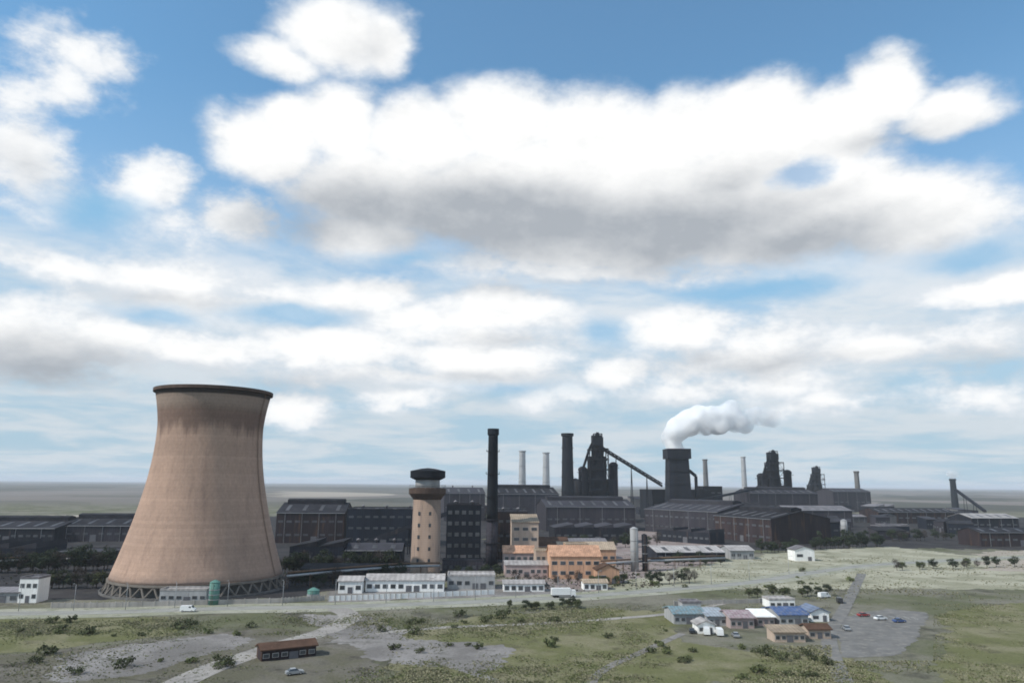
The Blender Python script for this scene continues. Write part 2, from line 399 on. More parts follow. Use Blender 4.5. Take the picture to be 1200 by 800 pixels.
def patch(name, pts, m, label, jag=1.0, sub=48, world=False):
    lift[0] += .004; z = lift[0]
    q = [Vector(p).to_2d() if world else G(*p).to_2d() for p in pts]
    out = []
    n = len(q)
    for i in range(n):
        a, c = q[i], q[(i + 1) % n]; d = (c - a); nn = Vector((-d.y, d.x)).normalized() if d.length else Vector((0, 0))
        for k in range(sub):
            t = k / sub; p = a.lerp(c, t)
            e = min(1, math.sin(math.pi * t) * 1.5 + .35)
            w = jag * d.length * .045 * e * (mnoise.noise(Vector((p.x * .08, p.y * .08, z * 99))) * 2 + 1.2 * mnoise.noise(Vector((p.x * .3, p.y * .3, z * 99))) + .9 * mnoise.noise(Vector((p.x * .9, p.y * .9, z * 99))))
            out.append((p.x + nn.x * w, p.y + nn.y * w, z))
    b = MB(); b.add(out, [tuple(range(len(out)))])
    import bmesh
    o = b.build(name, m)
    bm = bmesh.new(); bm.from_mesh(o.data); bmesh.ops.dissolve_degenerate(bm, dist=.01, edges=bm.edges[:]); bmesh.ops.triangulate(bm, faces=bm.faces[:]); bm.normal_update()
    if sum(f.normal.z for f in bm.faces) < 0: bmesh.ops.reverse_faces(bm, faces=bm.faces[:])
    bm.to_mesh(o.data); bm.free()
    return tag(o, label, kind='structure')
patch('dirt', [(-80,600),(170,604),(480,583),(470,574),(200,573),(-80,575)][::-1] and [(-60,612),(200,610),(200,603),(-60,604)], G_sand, 'pale bare strip across the fields at left')
patch('dirt', [(310,590),(470,587),(560,578),(470,574),(320,575)], G_sand, 'pale bare ground beyond the dark halls')
patch('cinder_ground', [(-120,700),(330,702),(400,690),(560,678),(600,660),(600,606),(330,604),(200,612),(-120,614)], G_dark, 'dark cinder yard round the halls behind the cooling tower')
patch('cinder_ground', [(560,672),(720,640),(905,645),(1030,642),(1040,600),(560,600)], G_dark, 'dark works yard below the blast furnaces')
patch('cinder_ground', [(900,640),(1060,642),(1300,646),(1300,600),(1060,598),(900,600)], G_dark, 'dark works ground at far right')
patch('rubble_ground', [(575,692),(720,694),(800,680),(830,660),(830,628),(700,618),(600,640)], G_pink, 'pinkish rubble yard round the tan buildings')
patch('grass', [(680,700),(760,690),(900,690),(1130,690),(1300,690),(1300,650),(1130,650),(1040,640),(930,645),(830,660),(740,678)], G_pale, 'pale dry grass bank at right')
patch('grass', [(1150,668),(1300,672),(1300,642),(1150,646)], G_sand, 'sandy strip at the right edge')
patch('grass', [(450,806),(470,740),(560,722),(700,712),(790,716),(800,752),(900,766),(1000,770),(1060,806)], G_green, 'green grass slope in the foreground')
patch('grass', [(-60,770),(-60,726),(120,724),(200,722),(210,744),(120,752),(60,762)], G_green, 'green grass left of the dirt track')
patch('dirt', [(-60,820),(-60,772),(120,758),(230,742),(330,736),(420,750),(460,806),(450,830)], G_olive, 'trodden olive-brown ground in the left foreground')
patch('dirt', [(60,770),(150,755),(260,742),(300,748),(230,770),(150,792),(60,800)], G_dirt, 'pale grey bare patch in the left foreground', 1.6)
patch('asphalt_yard', [(990,770),(980,745),(985,722),(1040,713),(1085,717),(1080,745),(1050,768)], MT['asph'], 'grey asphalt yard in the right foreground', .6)
patch('grass', [(1120,830),(1105,760),(1110,716),(1200,706),(1320,706),(1320,830)], G_green, 'green grass at bottom right')
patch('dirt', [(385,706),(600,700),(690,699),(690,690),(560,688),(385,692)], G_dirt, 'pale trodden ground round the white walls')
patch('dirt', [(330,716),(440,724),(470,745),(600,760),(560,790),(420,770),(380,736)], G_dirt, 'pale grey worn patch in the grass', 1.6)

def ribbon(name, pts, w, m, label, z0=None, kerbs=False, world=False):
    """a road sheet along ground points"""
    lift[0] += .004; z = lift[0] if z0 is None else z0
    q = [Vector(p) if world else G(*p) for p in pts]
    # resample (Catmull-Rom)
    o = []
    for i in range(len(q) - 1):
        p0 = q[max(i - 1, 0)]; p1 = q[i]; p2 = q[i + 1]; p3 = q[min(i + 2, len(q) - 1)]
        for k in range(10):
            t = k / 10
            o.append(.5 * ((2 * p1) + (-p0 + p2) * t + (2 * p0 - 5 * p1 + 4 * p2 - p3) * t * t + (-p0 + 3 * p1 - 3 * p2 + p3) * t ** 3))
    o.append(q[-1])
    def side(off):
        r = []
        for i, p in enumerate(o):
            d = (o[min(i + 1, len(o) - 1)] - o[max(i - 1, 0)]); nn = Vector((-d.y, d.x, 0)).normalized()
            r.append((p.x + nn.x * off, p.y + nn.y * off))
        return r
    def strip(a, c, z, z1=None):
        b = MB(); n = len(o)
        if z1 is None:
            b.add([(x, y, z) for x, y in a] + [(x, y, z) for x, y in c], [(i, n + i, n + i + 1, i + 1) for i in range(n - 1)])
            return b
        vs = [(x, y, zz) for s_, zz in ((a, z), (a, z1), (c, z1), (c, z)) for x, y in s_]
        b.add(vs, [(k * n + i, k * n + i + 1, (k + 1) * n + i + 1, (k + 1) * n + i) for k in range(3) for i in range(n - 1)])
        return b
    tag(strip(side(w / 2), side(-w / 2), z).build(name, m), label, kind='structure')
    if kerbs:
        for sgn in (1, -1):
            tag(strip(side(sgn * (w / 2 + .25)), side(sgn * (w / 2)), -.01, .14).build('kerb', MT['kerb']), 'low stone kerb along the main road', kind='structure')
        lift[0] += .004
        b = MB(); acc = 0
        for i in range(len(o) - 1):
            seg = (o[i + 1] - o[i]); n_ = int(seg.length // 9)
            for k in range(n_):
                a = o[i] + seg * (k / n_); e = a + seg.normalized() * 3.2; nn = Vector((-seg.y, seg.x, 0)).normalized() * .09
                b.add([(p.x, p.y, lift[0]) for p in (a - nn, e - nn, e + nn, a + nn)], [(0, 1, 2, 3)])
        tag(b.build('road_markings', MT['paint']), 'broken white centre line of the main road', kind='structure')
    return o
verge = [(-120,722),(0,719),(130,717),(250,713),(380,711),(500,707),(600,703),(700,697),(790,690),(880,682),(970,668),(1050,660),(1250,650)]
ribbon('verge', verge, 21, G_verge, 'dusty pale verges along the main road')
road_pts = ribbon('road', verge, 7, MT['road'], 'pale dusty main road crossing behind the foreground', kerbs=True)
ribbon('dirt_track', [(180,815),(250,782),(330,755),(385,738),(410,722),(395,713)], 8, G_dirt2, 'pale dirt track climbing to the main road')
ribbon('dirt_track', [(640,830),(560,790),(470,765),(385,742)], 3.2, G_dirt, 'thin dirt path across the grass')
ribbon('dirt_track', [(440,742),(520,735),(620,731),(700,726),(790,718),(860,704)], 3.4, G_dirt2, 'pale worn path along the top of the grass slope')
ribbon('dirt_track', [(690,830),(700,790),(760,760),(800,742)], 2.6, G_dirt, 'narrow path to the coloured workshops')
ribbon('path', [(1010,830),(985,790),(972,745),(990,712),(1010,672)], 4.5, MT['asph'], 'asphalt lane joining the main road at right')

# ------------------------------------------------------------------ cooling tower
def cooling_tower():
    c = P(235, 650, 336); c.z = 0
    t = thing('cooling_tower', 'huge tan concrete hyperbolic cooling tower with sooty rim', 'cooling tower', c)
    zb, H, zt = 5.5, 86.0, 69.5
    rt, rb, rtop = 22.6, 35.6, 25.0
    def rad(z):
        if z <= zt:
            k = (zt - z) / (zt - zb); b2 = (rb / rt) ** 2 - 1
            h = rt * math.sqrt(1 + b2 * k * k)
            return h
        k = (z - zt) / (H - zt); return rt + (rtop - rt) * k ** 1.6
    n = 64
    prof = [(rad(zb + (H - zb) * i / n), zb + (H - zb) * i / n) for i in range(n + 1)]
    inner = [(r - .7, z) for r, z in prof][::-1]
    m = bpy.data.materials.new('tower_concrete'); m.use_nodes = True
    tt = m.node_tree; nn = tt.nodes; ll = tt.links; p = nn['Principled BSDF']; p.inputs['Roughness'].default_value = .92; p.inputs['Specular IOR Level'].default_value = .15
    tc = nn.new('ShaderNodeTexCoord'); sx = nn.new('ShaderNodeSeparateXYZ'); ll.new(tc.outputs['Object'], sx.inputs[0])
    def nz(s, scl, d=8, r=.62):
        mp = nn.new('ShaderNodeMapping'); mp.inputs['Scale'].default_value = scl; ll.new(tc.outputs['Object'], mp.inputs[0])
        q = nn.new('ShaderNodeTexNoise'); q.inputs['Scale'].default_value = s; q.inputs['Detail'].default_value = d; q.inputs['Roughness'].default_value = r
        ll.new(mp.outputs[0], q.inputs['Vector']); return q.outputs[0]
    def rm(v, a, b, c=0., d=1.):
        q = nn.new('ShaderNodeMapRange'); ll.new(v, q.inputs[0])
        for i, k in zip((1, 2, 3, 4), (a, b, c, d)): q.inputs[i].default_value = k
        return q.outputs[0]
    def mm(op, a, b):
        q = nn.new('ShaderNodeMath'); q.operation = op
        for s_, v in zip(q.inputs, (a, b)):
            if isinstance(v, float): s_.default_value = v
            else: ll.new(v, s_)
        return q.outputs[0]
    def mx(f, a, b):
        q = nn.new('ShaderNodeMix'); q.data_type = 'RGBA'; ll.new(f, q.inputs[0])
        for s_, v in ((q.inputs[6], a), (q.inputs[7], b)):
            if isinstance(v, tuple): s_.default_value = (*v, 1)
            else: ll.new(v, s_)
        return q.outputs[2]
    streak = nz(.22, (1, 1, .05)); blot = nz(.05, (1, 1, .6))
    col = mx(rm(blot, .35, .65), (.42, .285, .215), (.34, .235, .18))
    col = mx(rm(streak, .52, .72, 0, .6), col, (.22, .15, .12))
    # rain and soot stains hanging below the lip, ragged lower edge
    zz = mm('ADD', sx.outputs[2], mm('MULTIPLY', mm('SUBTRACT', streak, .5), 22.0))
    col = mx(rm(zz, 66.0, 71.0, 0, .72), col, (.13, .085, .07))
    col = mx(rm(mm('ADD', sx.outputs[2], mm('MULTIPLY', mm('SUBTRACT', blot, .5), 6.0)), 76.5, 80.0, 0, .6), col, (.34, .27, .22))
    col = mx(rm(sx.outputs[2], 83.4, 84.0), col, (.05, .04, .036))
    col = mx(rm(mm('ADD', sx.outputs[2], mm('MULTIPLY', streak, 8.0)), 12.5, 9.0, 0, .55), col, (.2, .16, .14))
    # lift joints of the shuttering every 1.5 m
    fr = mm('FRACT', mm('DIVIDE', sx.outputs[2], 1.5), 0.0); jn = rm(fr, .0, .10, .80, 1.0)
    wn_ = nn.new('ShaderNodeTexWhiteNoise'); wn_.noise_dimensions = '1D'; ll.new(mm('FLOOR', mm('DIVIDE', sx.outputs[2], 1.5), 0.0), wn_.inputs['W'])
    jn = mm('MULTIPLY', jn, rm(wn_.outputs['Value'], 0., 1., .93, 1.05))
    jn = mm('MULTIPLY', jn, rm(nz(1.1, (1, 1, .5), 9, .7), .3, .7, .86, 1.14))
    sc_ = nn.new('ShaderNodeVectorMath'); sc_.operation = 'SCALE'; ll.new(col, sc_.inputs[0]); ll.new(jn, sc_.inputs['Scale'])
    ll.new(sc_.outputs[0], p.inputs['Base Color'])
    bu = nn.new('ShaderNodeBump'); bu.inputs['Distance'].default_value = .15; ll.new(nz(.6, (1, 1, 1)), bu.inputs['Height']); ll.new(bu.outputs[0], p.inputs['Normal'])
    b = MB(); b.lathe(prof + inner, 128, closed=True); b.build('shell', m, t)
    b = MB(); b.lathe([(rtop - .9, H + .003), (rtop - .9, H + 1.1), (rtop + .9, H + 1.1), (rtop + .9, H - .3), (rtop + .12, H - .3), (rtop + .12, H + .003)], 128, closed=True, smooth=False)
    b.build('rim', MT['brownb'], t)
    b = MB(); b.lathe([(rb - .9, zb - .9), (rb - .9, zb - .01), (rb + .5, zb - .01), (rb + .5, zb - .9)], 128, closed=True, smooth=False)
    b.build('ring_beam', MT['col_conc'], t)
    nc = 40
    for k in range(nc):
        a = 2 * math.pi * k / nc; e = 2 * math.pi / nc * .5
        q = MB()
        for s in (-1, 1):
            q.tube(((rb + 1.6) * math.cos(a), (rb + 1.6) * math.sin(a), .6), ((rb - .2) * math.cos(a + s * e), (rb - .2) * math.sin(a + s * e), zb - .85), .42, .42, 6)
        q.build('column', MT['col_conc'], t)
    b = MB(); b.lathe([(rb + 2.9, -.3), (rb + 2.9, .9), (rb + 2.5, .9), (rb + 2.5, .35), (0.01, .35)], 96, smooth=False); b.build('basin', MT['conc_dark'], t)
    b = MB(); b.lathe([(rb - 3.5, .36), (rb - 3.5, 4.2), (.01, 4.2)], 64, smooth=False); b.build('fill', MT['conc_dark'], t)
    # access ladder with hoops following the shell, on the camera side to the right
    a = R(-8); q = MB()
    for off in (-.35, .35):
        pts = [((rad(z) + .35) * math.cos(a) - off * math.sin(a), (rad(z) + .35) * math.sin(a) + off * math.cos(a), z) for z in [6 + i * 5.7 for i in range(15)]]
        q.path(pts, .09, 4)
    q.build('ladder', MT['rail'], t)
    return t
cooling_tower()

# ------------------------------------------------------------------ buildings
def hall(name, label, cat, A, B, depth, h, wall='steelw', roof='roofd', kind='gable', rise=None, bays=0, wrows=1, doors=1, vents=0, group=None, monitor=False, win_h=1.6, glazed='glazing', frames=False):
    A, B = Vector(A), Vector(B); w = (B - A).length; rz = math.atan2(B.y - A.y, B.x - A.x)
    mid_ = (A + B) / 2
    t = thing(name, label, cat, (mid_.x, mid_.y, 0), rz, group)
    x0, x1 = -w / 2, w / 2; rise = depth * .12 if rise is None else rise
    rise = min(rise, h * .45)
    b = MB(); o = .5
    if kind == 'gable':
        b.prism([(0, 0), (depth, 0), (depth, h - .05), (depth / 2, h + rise - .05), (0, h - .05)], x0, x1); b.build('wall', MT[wall], t)
        r = MB(); r.prism([(-o, h), (depth / 2, h + rise + .02), (depth + o, h), (depth + o, h + .3), (depth / 2, h + rise + .35), (-o, h + .3)], x0 - o, x1 + o)
    elif kind == 'gable_end':          # ridge runs away from the viewer
        b.add([(x0, 0, 0), (x1, 0, 0), (x1, 0, h), (0, 0, h + rise), (x0, 0, h), (x0, depth, 0), (x1, depth, 0), (x1, depth, h), (0, depth, h + rise), (x0, depth, h)],
              [(0, 1, 2, 3, 4), (9, 8, 7, 6, 5), (0, 4, 9, 5), (1, 6, 7, 2), (0, 5, 6, 1)]); b.build('wall', MT[wall], t)
        r = MB()
        n_ = [(x0 - o, h - .1), (0, h + rise + .03), (x1 + o, h - .1), (x1 + o, h + .25), (0, h + rise + .38), (x0 - o, h + .25)]
        k = len(n_); vs = [(x, -o, z) for x, z in n_] + [(x, depth + o, z) for x, z in n_]
        r.add(vs, [tuple(range(k)), tuple(range(k, 2 * k))[::-1]] + [(i, (i + 1) % k, k + (i + 1) % k, k + i)[::-1] for i in range(k)])
    elif kind == 'shed':
        b.prism([(0, 0), (depth, 0), (depth, h + rise - .05), (0, h - .05)], x0, x1); b.build('wall', MT[wall], t)
        r = MB(); r.prism([(-o, h - .02), (depth + o, h + rise), (depth + o, h + rise + .3), (-o, h + .28)], x0 - o, x1 + o)
    elif kind == 'saw':
        n_ = max(2, int(w / 14)); b.box(x0, x1, 0, depth, 0, h); b.build('wall', MT[wall], t)
        r = MB()
        for i in range(n_):
            a, c = x0 + w * i / n_, x0 + w * (i + 1) / n_
            r.add([(a, -.2, h + .003), (c - .02, -.2, h + .003), (c - .02, -.2, h + rise), (a, depth + .2, h + .003), (c - .02, depth + .2, h + .003), (c - .02, depth + .2, h + rise)], [(0, 1, 2), (5, 4, 3), (0, 2, 5, 3), (1, 4, 5, 2), (0, 3, 4, 1)])
    else:                               # flat with parapet
        b.box(x0, x1, 0, depth, 0, h); b.build('wall', MT[wall], t)
        r = MB(); r.box(x0 + .4, x1 - .4, .4, depth - .4, h + .003, h + .25)
        for q in ((x0 - .1, x1 + .1, -.1, .4), (x0 - .1, x1 + .1, depth - .4, depth + .1), (x0 - .1, x0 + .39, .41, depth - .41), (x1 - .39, x1 + .1, .41, depth - .41)):
            r.box(*q, h + .003, h + .8)
    ro = r.build('roof', MT[roof], t)
    if kind in ('gable', 'flat') and depth > 24:
        ns = max(3, int(w / 11)); sl_ = rise / (depth / 2) if kind == 'gable' else 0
        for i in range(ns):
            xc = x0 + w * (i + .5) / ns; ya, yb_ = depth * .1, depth * .36
            za, zb_ = (h + .32 + (ya + o) * (rise + .02) / (depth / 2 + o), h + .32 + (yb_ + o) * (rise + .02) / (depth / 2 + o)) if sl_ else (h + .3, h + .3)
            q = MB(); q.add([(xc - 1.3, ya, za), (xc + 1.3, ya, za), (xc + 1.3, yb_, zb_), (xc - 1.3, yb_, zb_), (xc - 1.3, ya, za + .12), (xc + 1.3, ya, za + .12), (xc + 1.3, yb_, zb_ + .12), (xc - 1.3, yb_, zb_ + .12)],
                  [(0, 3, 2, 1), (4, 5, 6, 7), (0, 1, 5, 4), (1, 2, 6, 5), (2, 3, 7, 6), (3, 0, 4, 7)]); q.build('skylight', MT['skyl'], ro)
    if depth > 18 and kind == 'gable' and bays:
        q = MB()
        for k in range(4): q.tube((x0 + w * (k + .5) / 4, -.22, 0), (x0 + w * (k + .5) / 4, -.22, h - .2), .12, .12, 6)
        q.tube((x0 - .4, -o - .15, h + .05), (x1 + .4, -o - .15, h + .05), .16, .16, 6); q.build('gutter', MT['galv'], t)
    if monitor:
        q = MB(); z = h + rise * (.72 if kind == 'gable' else .1)
        q.prism([(depth / 2 - depth * .09, z), (depth / 2 + depth * .09, z), (depth / 2 + depth * .09, z + rise * .28 + 2.4), (depth / 2, z + rise * .28 + 3.4), (depth / 2 - depth * .09, z + rise * .28 + 2.4)], x0 + w * .06, x1 - w * .06)
        q.build('roof_lantern', MT[roof], ro)
    if bays:
        pw = w / bays
        for j in range(wrows):
            zc = h * (j + .62) / (wrows + .25)
            if win_h > h / (wrows + .4): win = h / (wrows + .4) * .6
            else: win = win_h
            for i in range(bays):
                a = x0 + pw * (i + .2); c = x0 + pw * (i + .8)
                if doors and j == 0 and i in (bays // 2, bays // 2 + 1 if doors > 1 else -9): continue
                fr = None
                if frames:
                    f = MB(); f.box(a - .12, c + .12, -.07, -.003, zc - win / 2 - .12, zc + win / 2 + .12); fr = f.build('window', MT['frame'], t)
                    g = MB(); g.box(a, c, -.12, -.073, zc - win / 2, zc + win / 2); g.build('pane', MT[glazed], fr)
                else:
                    g = MB(); g.box(a, c, -.10, -.003, zc - win / 2, zc + win / 2); g.build('window', MT[glazed], t)
    for k in range(doors):
        dw, dh = min(4.5, w * .16), min(5, h * .5)
        if frames: dw, dh = min(2.4, w * .2), min(2.6, h * .7)
        xc = x0 + w * ((k + .5) / doors if not bays else (bays // 2 + .5 + k) / bays)
        g = MB(); g.box(xc - dw / 2, xc + dw / 2, -.14, -.004, 0, dh); g.build('door', MT['door'], t)
    for k in range(vents):
        xx = x0 + w * (k + .5) / vents
        zz = h + (rise if kind in ('gable', 'gable_end') else (rise * .5 if kind == 'shed' else 0))
        g = MB(); g.lathe([(.7, zz - 1.0), (.7, zz + 1.6), (1.2, zz + 1.7), (1.2, zz + 2.1), (.05, zz + 2.9)], 10, c=(xx if kind != 'gable_end' else 0, depth * (.5 if kind != 'gable_end' else (k + .5) / vents)))
        g.build('roof_vent', MT['roofg'], t)
    return t
def H2(xl, xr, yb, ytop, **k):
    """ground ends of a front wall from its picture columns and base row, plus its real height"""
    A, B = G(xl, yb), G(xr, yb if 'yb2' not in k else k['yb2']); B2 = B
    return A, B2, hpx((A + B2) / 2, ytop)

# --- dark halls at far left and behind the cooling tower
def mk(name, label, cat, xl, xr, yb, yt, depth, yb2=None, hh=None, **kw):
    A, B = G(xl, yb), G(xr, yb2 if yb2 is not None else yb)
    h = hh if hh else hpx((A + B) / 2, yt)
    return hall(name, label, cat, A, B, depth, h, **kw)
mk('works_hall', 'long low slate hall at the far left, pale ground behind it', 'factory hall', -60, 62, 636, 619, 70, wall='steelw', roof='roofd', bays=14, vents=4, monitor=True)
mk('works_hall', 'dark gabled hall just left of the cooling tower shell', 'factory hall', 66, 150, 634, 616, 60, wall='purw', roof='roofd', bays=9, vents=3, monitor=True)
mk('works_hall', 'dark blue hall nearest the left edge with saw-tooth roof', 'factory hall', -90, 40, 660, 642, 34, wall='bluew', roof='roofb', kind='saw', rise=3.2, bays=10)
mk('works_hall', 'grey-blue flat hall between the left edge and cooling tower', 'factory hall', 52, 128, 662, 648, 30, wall='bluew', roof='roofb', kind='flat', bays=8)
mk('works_hall', 'largest dark hall between cooling tower and tan water tower', 'factory hall', 322, 402, 636, 601, 60, wall='rustw', roof='roofd', bays=8, wrows=2, vents=4, monitor=True)
mk('works_hall', 'tall black hall close behind the tan water tower', 'factory hall', 405, 492, 640, 597, 50, wall='bluew', roof='roofd', kind='flat', bays=9, wrows=3, vents=3)
mk('works_hall', 'low slate-blue saw-tooth hall right of the cooling tower', 'factory hall', 338, 402, 664, 640, 30, wall='bluew', roof='roofd', kind='saw', rise=3.0, bays=7)
mk('works_hall', 'long dark gabled shed before the black hall', 'factory hall', 404, 470, 664, 645, 26, wall='steelw', roof='roofb', bays=7, doors=2, vents=3)
mk('works_hall', 'lowest dark shed behind the white perimeter wall', 'factory hall', 352, 455, 679, 667, 12, wall='steelw', roof='roofd', kind='shed', rise=1.5, bays=10, doors=2)
mk('boiler_house', 'black boiler house between tan water tower and slender chimney', 'boiler house', 522, 563, 660, 592, 26, wall='bluew', roof='roofd', kind='flat', bays=5, wrows=5, vents=2, win_h=2.2)
mk('annex', 'grey low annex at the foot of the black boiler house', 'annex', 518, 566, 671, 657, 9, wall='purw', roof='roofb', kind='flat', bays=7)
mk('works_hall', 'dark hall right of the slender chimney, behind tan building', 'factory hall', 582, 618, 655, 600, 26, wall='rustw', roof='roofb', kind='flat', bays=4, wrows=3, vents=2)
# --- far row under the chimneys
mk('works_hall', 'far purple-grey hall left of the slender chimney', 'factory hall', 520, 568, 610, 578, 60, wall='purw', roof='roofb', bays=6, vents=2)
mk('works_hall', 'far grey hall under the two pale distant chimneys', 'factory hall', 580, 655, 612, 579, 70, wall='purw', roof='roofd', bays=8, monitor=True)
mk('works_hall', 'broad grey-brown hall before the blast furnace', 'factory hall', 640, 745, 622, 594, 60, wall='purw', roof='roofb', bays=12, monitor=True, vents=5)
mk('works_hall', 'low dark hall in front of the broad grey-brown hall', 'factory hall', 650, 742, 636, 618, 30, wall='steelw', roof='roofb', kind='saw', rise=3, bays=10)
mk('rolling_mill', 'long slate rolling mill hall right of the blast furnace', 'rolling mill', 756, 842, 622, 598, 70, yb2=629, wall='purw', roof='roofb', bays=14, wrows=2, monitor=True, vents=6, rise=7)
mk('rolling_mill', 'nearer lower bay of the rolling mill with rusty gable', 'rolling mill', 838, 905, 630, 606, 60, yb2=638, wall='rustw', roof='roofd', bays=9, wrows=2, vents=4, rise=6, monitor=True)
mk('works_hall', 'low lean-to hall along the front of rolling mill', 'factory hall', 770, 832, 633, 622, 20, yb2=638, wall='steelw', roof='roofb', kind='saw', rise=2.5, bays=10)
mk('works_hall', 'dark hall at the foot of the steaming quench tower', 'factory hall', 765, 835, 608, 574, 50, wall='furnace', roof='roofd', kind='flat', bays=8)
mk('works_hall', 'dark square block on the rolling mill roofline', 'factory hall', 826, 848, 607, 570, 24, wall='furnace', roof='roofd', kind='flat', bays=3, wrows=3)
mk('works_hall', 'far grey hall under the dark furnace at right', 'factory hall', 880, 960, 607, 578, 50, wall='purw', roof='roofb', bays=8, monitor=True)
mk('works_hall', 'low far hall with pale roof right of the rolling mill', 'factory hall', 925, 1000, 618, 598, 40, wall='purw', roof='roofg', bays=8)
mk('works_hall', 'dark low hall beside the evergreen clump at right', 'factory hall', 930, 985, 630, 612, 30, wall='bluew', roof='roofd', kind='shed', rise=2, bays=6)
mk('works_hall', 'hazy brown hall on the horizon at right', 'factory hall', 978, 1022, 600, 576, 50, wall='purw', roof='roofb', bays=7)
mk('works_hall', 'very long low dark hall right of the evergreens', 'factory hall', 1030, 1120, 613, 600, 40, wall='rustw', roof='roofd', bays=12)
mk('works_hall', 'pale-roofed hall near the right edge', 'factory hall', 1140, 1195, 622, 607, 36, wall='steelw', roof='roofp', bays=7)
mk('works_hall', 'dark hall cut off by the right edge', 'factory hall', 1150, 1240, 640, 624, 26, wall='rustw', roof='roofd', bays=10)
rb_ = random.Random(41)
for i in range(22):
    xx = rb_.uniform(925, 1185); yb_ = rb_.uniform(606, 634); ww_ = rb_.uniform(10, 34)
    A = G(xx, yb_); B = G(xx + ww_, yb_ + rb_.uniform(-.6, 1.2))
    hall('works_block', 'small low shed in the dark clutter at far right', 'factory building', A, B, rb_.uniform(10, 22), rb_.uniform(5, 12), wall=rb_.choice(['steelw', 'purw', 'rustw', 'bluew', 'greyw2']), roof=rb_.choice(['roofd', 'roofb', 'roofd', 'roofg']), kind=rb_.choice(['flat', 'gable', 'shed']), rise=2.5, bays=rb_.choice([3, 4, 6]), doors=1, group='low sheds at far right')
for i in range(34):
    xx = rb_.uniform(525, 1130); yb_ = rb_.uniform(597, 612) + max(0, xx - 900) * .01; ww_ = rb_.uniform(6, 26); hh_ = rb_.uniform(5, 24) * (1.0 if xx < 980 else .6)
    A = G(xx, yb_); B = G(xx + ww_, yb_)
    hall('works_block', 'small dark building in the clutter of the distant steelworks', 'factory building', A, B, rb_.uniform(12, 40), hh_ * A.y / FPX * rb_.uniform(.6, 1), wall=rb_.choice(['steelw', 'purw', 'rustw', 'bluew', 'furnace', 'greyw2']), roof=rb_.choice(['roofd', 'roofb', 'roofd', 'roofg']), kind=rb_.choice(['flat', 'gable', 'shed', 'saw']), rise=4, bays=rb_.choice([0, 3, 4]), doors=0, group='small buildings of the distant works')
# --- tan cluster in the middle
mk('silo_building', 'tall narrow tan building, topmost of the tan cluster', 'industrial building', 600, 631, 663, 612, 14, wall='tanw', roof='rooft2', kind='shed', rise=4, bays=3, wrows=4, doors=1, frames=True)
mk('brown_roof_house', 'tan building with dark brown hipped roof', 'industrial building', 631, 667, 661, 640, 20, wall='tanw', roof='roofbr', rise=7.5, bays=5, wrows=2, frames=True)
mk('brick_workshop', 'orange brick workshop with orange roof in the tan cluster', 'workshop', 645, 704, 678, 652, 15, wall='orgw', roof='rooforg', rise=7, bays=6, wrows=2, frames=True)
mk('brick_workshop', 'peach hall wedged under the tall tan building, chimney at its left', 'workshop', 590, 626, 669, 648, 10, wall='pinkw', roof='rooforg', rise=3.5, bays=5, wrows=2, frames=True)
mk('brick_workshop', 'high orange-walled block behind the orange brick workshop', 'workshop', 664, 690, 666, 638, 12, wall='orgw', roof='rooft2', kind='flat', bays=4, wrows=3, frames=True)
mk('brick_workshop', 'peach-walled block directly left of the orange brick workshop', 'workshop', 628, 646, 674, 646, 12, wall='tanw', roof='rooft2', kind='flat', bays=3, wrows=2, frames=True)
mk('brick_workshop', 'long peach hall with pale roof behind the orange brick workshop', 'workshop', 655, 722, 662, 644, 16, wall='orgw', roof='rooft2', rise=4, bays=8, frames=True)
mk('white_depot', 'low white depot under the pinkish white workshop', 'depot', 590, 638, 693, 684, 7, wall='whitew', roof='roofp', rise=1.2, bays=6, doors=1, frames=True)
mk('white_depot', 'last short white depot right of the box lorry', 'depot', 684, 712, 691, 683, 7, wall='whitew', roof='rooft2', rise=1.2, bays=4, doors=1, frames=True)
mk('workshop', 'pinkish white low workshop below the tall tan building', 'workshop', 592, 642, 676, 662, 13, wall='pinkw', roof='roofp', bays=7, frames=True)
mk('workshop', 'small peach shed with rusty roof at cluster right end', 'workshop', 700, 726, 684, 668, 10, wall='orgw', roof='roofbr', kind='gable_end', rise=2.5, bays=2, frames=True)
mk('workshop', 'pinkish-walled grey-roofed workshop behind the orange brick workshop', 'workshop', 668, 712, 655, 636, 18, wall='pinkw', roof='roofg', bays=5, wrows=2)
mk('warehouse', 'pale pink-roofed warehouse with dark front below rolling mill', 'warehouse', 770, 850, 658, 647, 34, wall='steelw', roof='roofp', rise=4, bays=9, doors=2)
mk('warehouse', 'small pale-roofed store right of the pink-roofed warehouse', 'warehouse', 856, 884, 655, 645, 20, wall='greyw', roof='roofp', rise=2.5, bays=4)
mk('shed', 'white shed beside the evergreens below the rolling mill', 'shed', 932, 955, 657, 644, 10, wall='whitew', roof='roofg', kind='gable_end', rise=2, bays=2, frames=True)
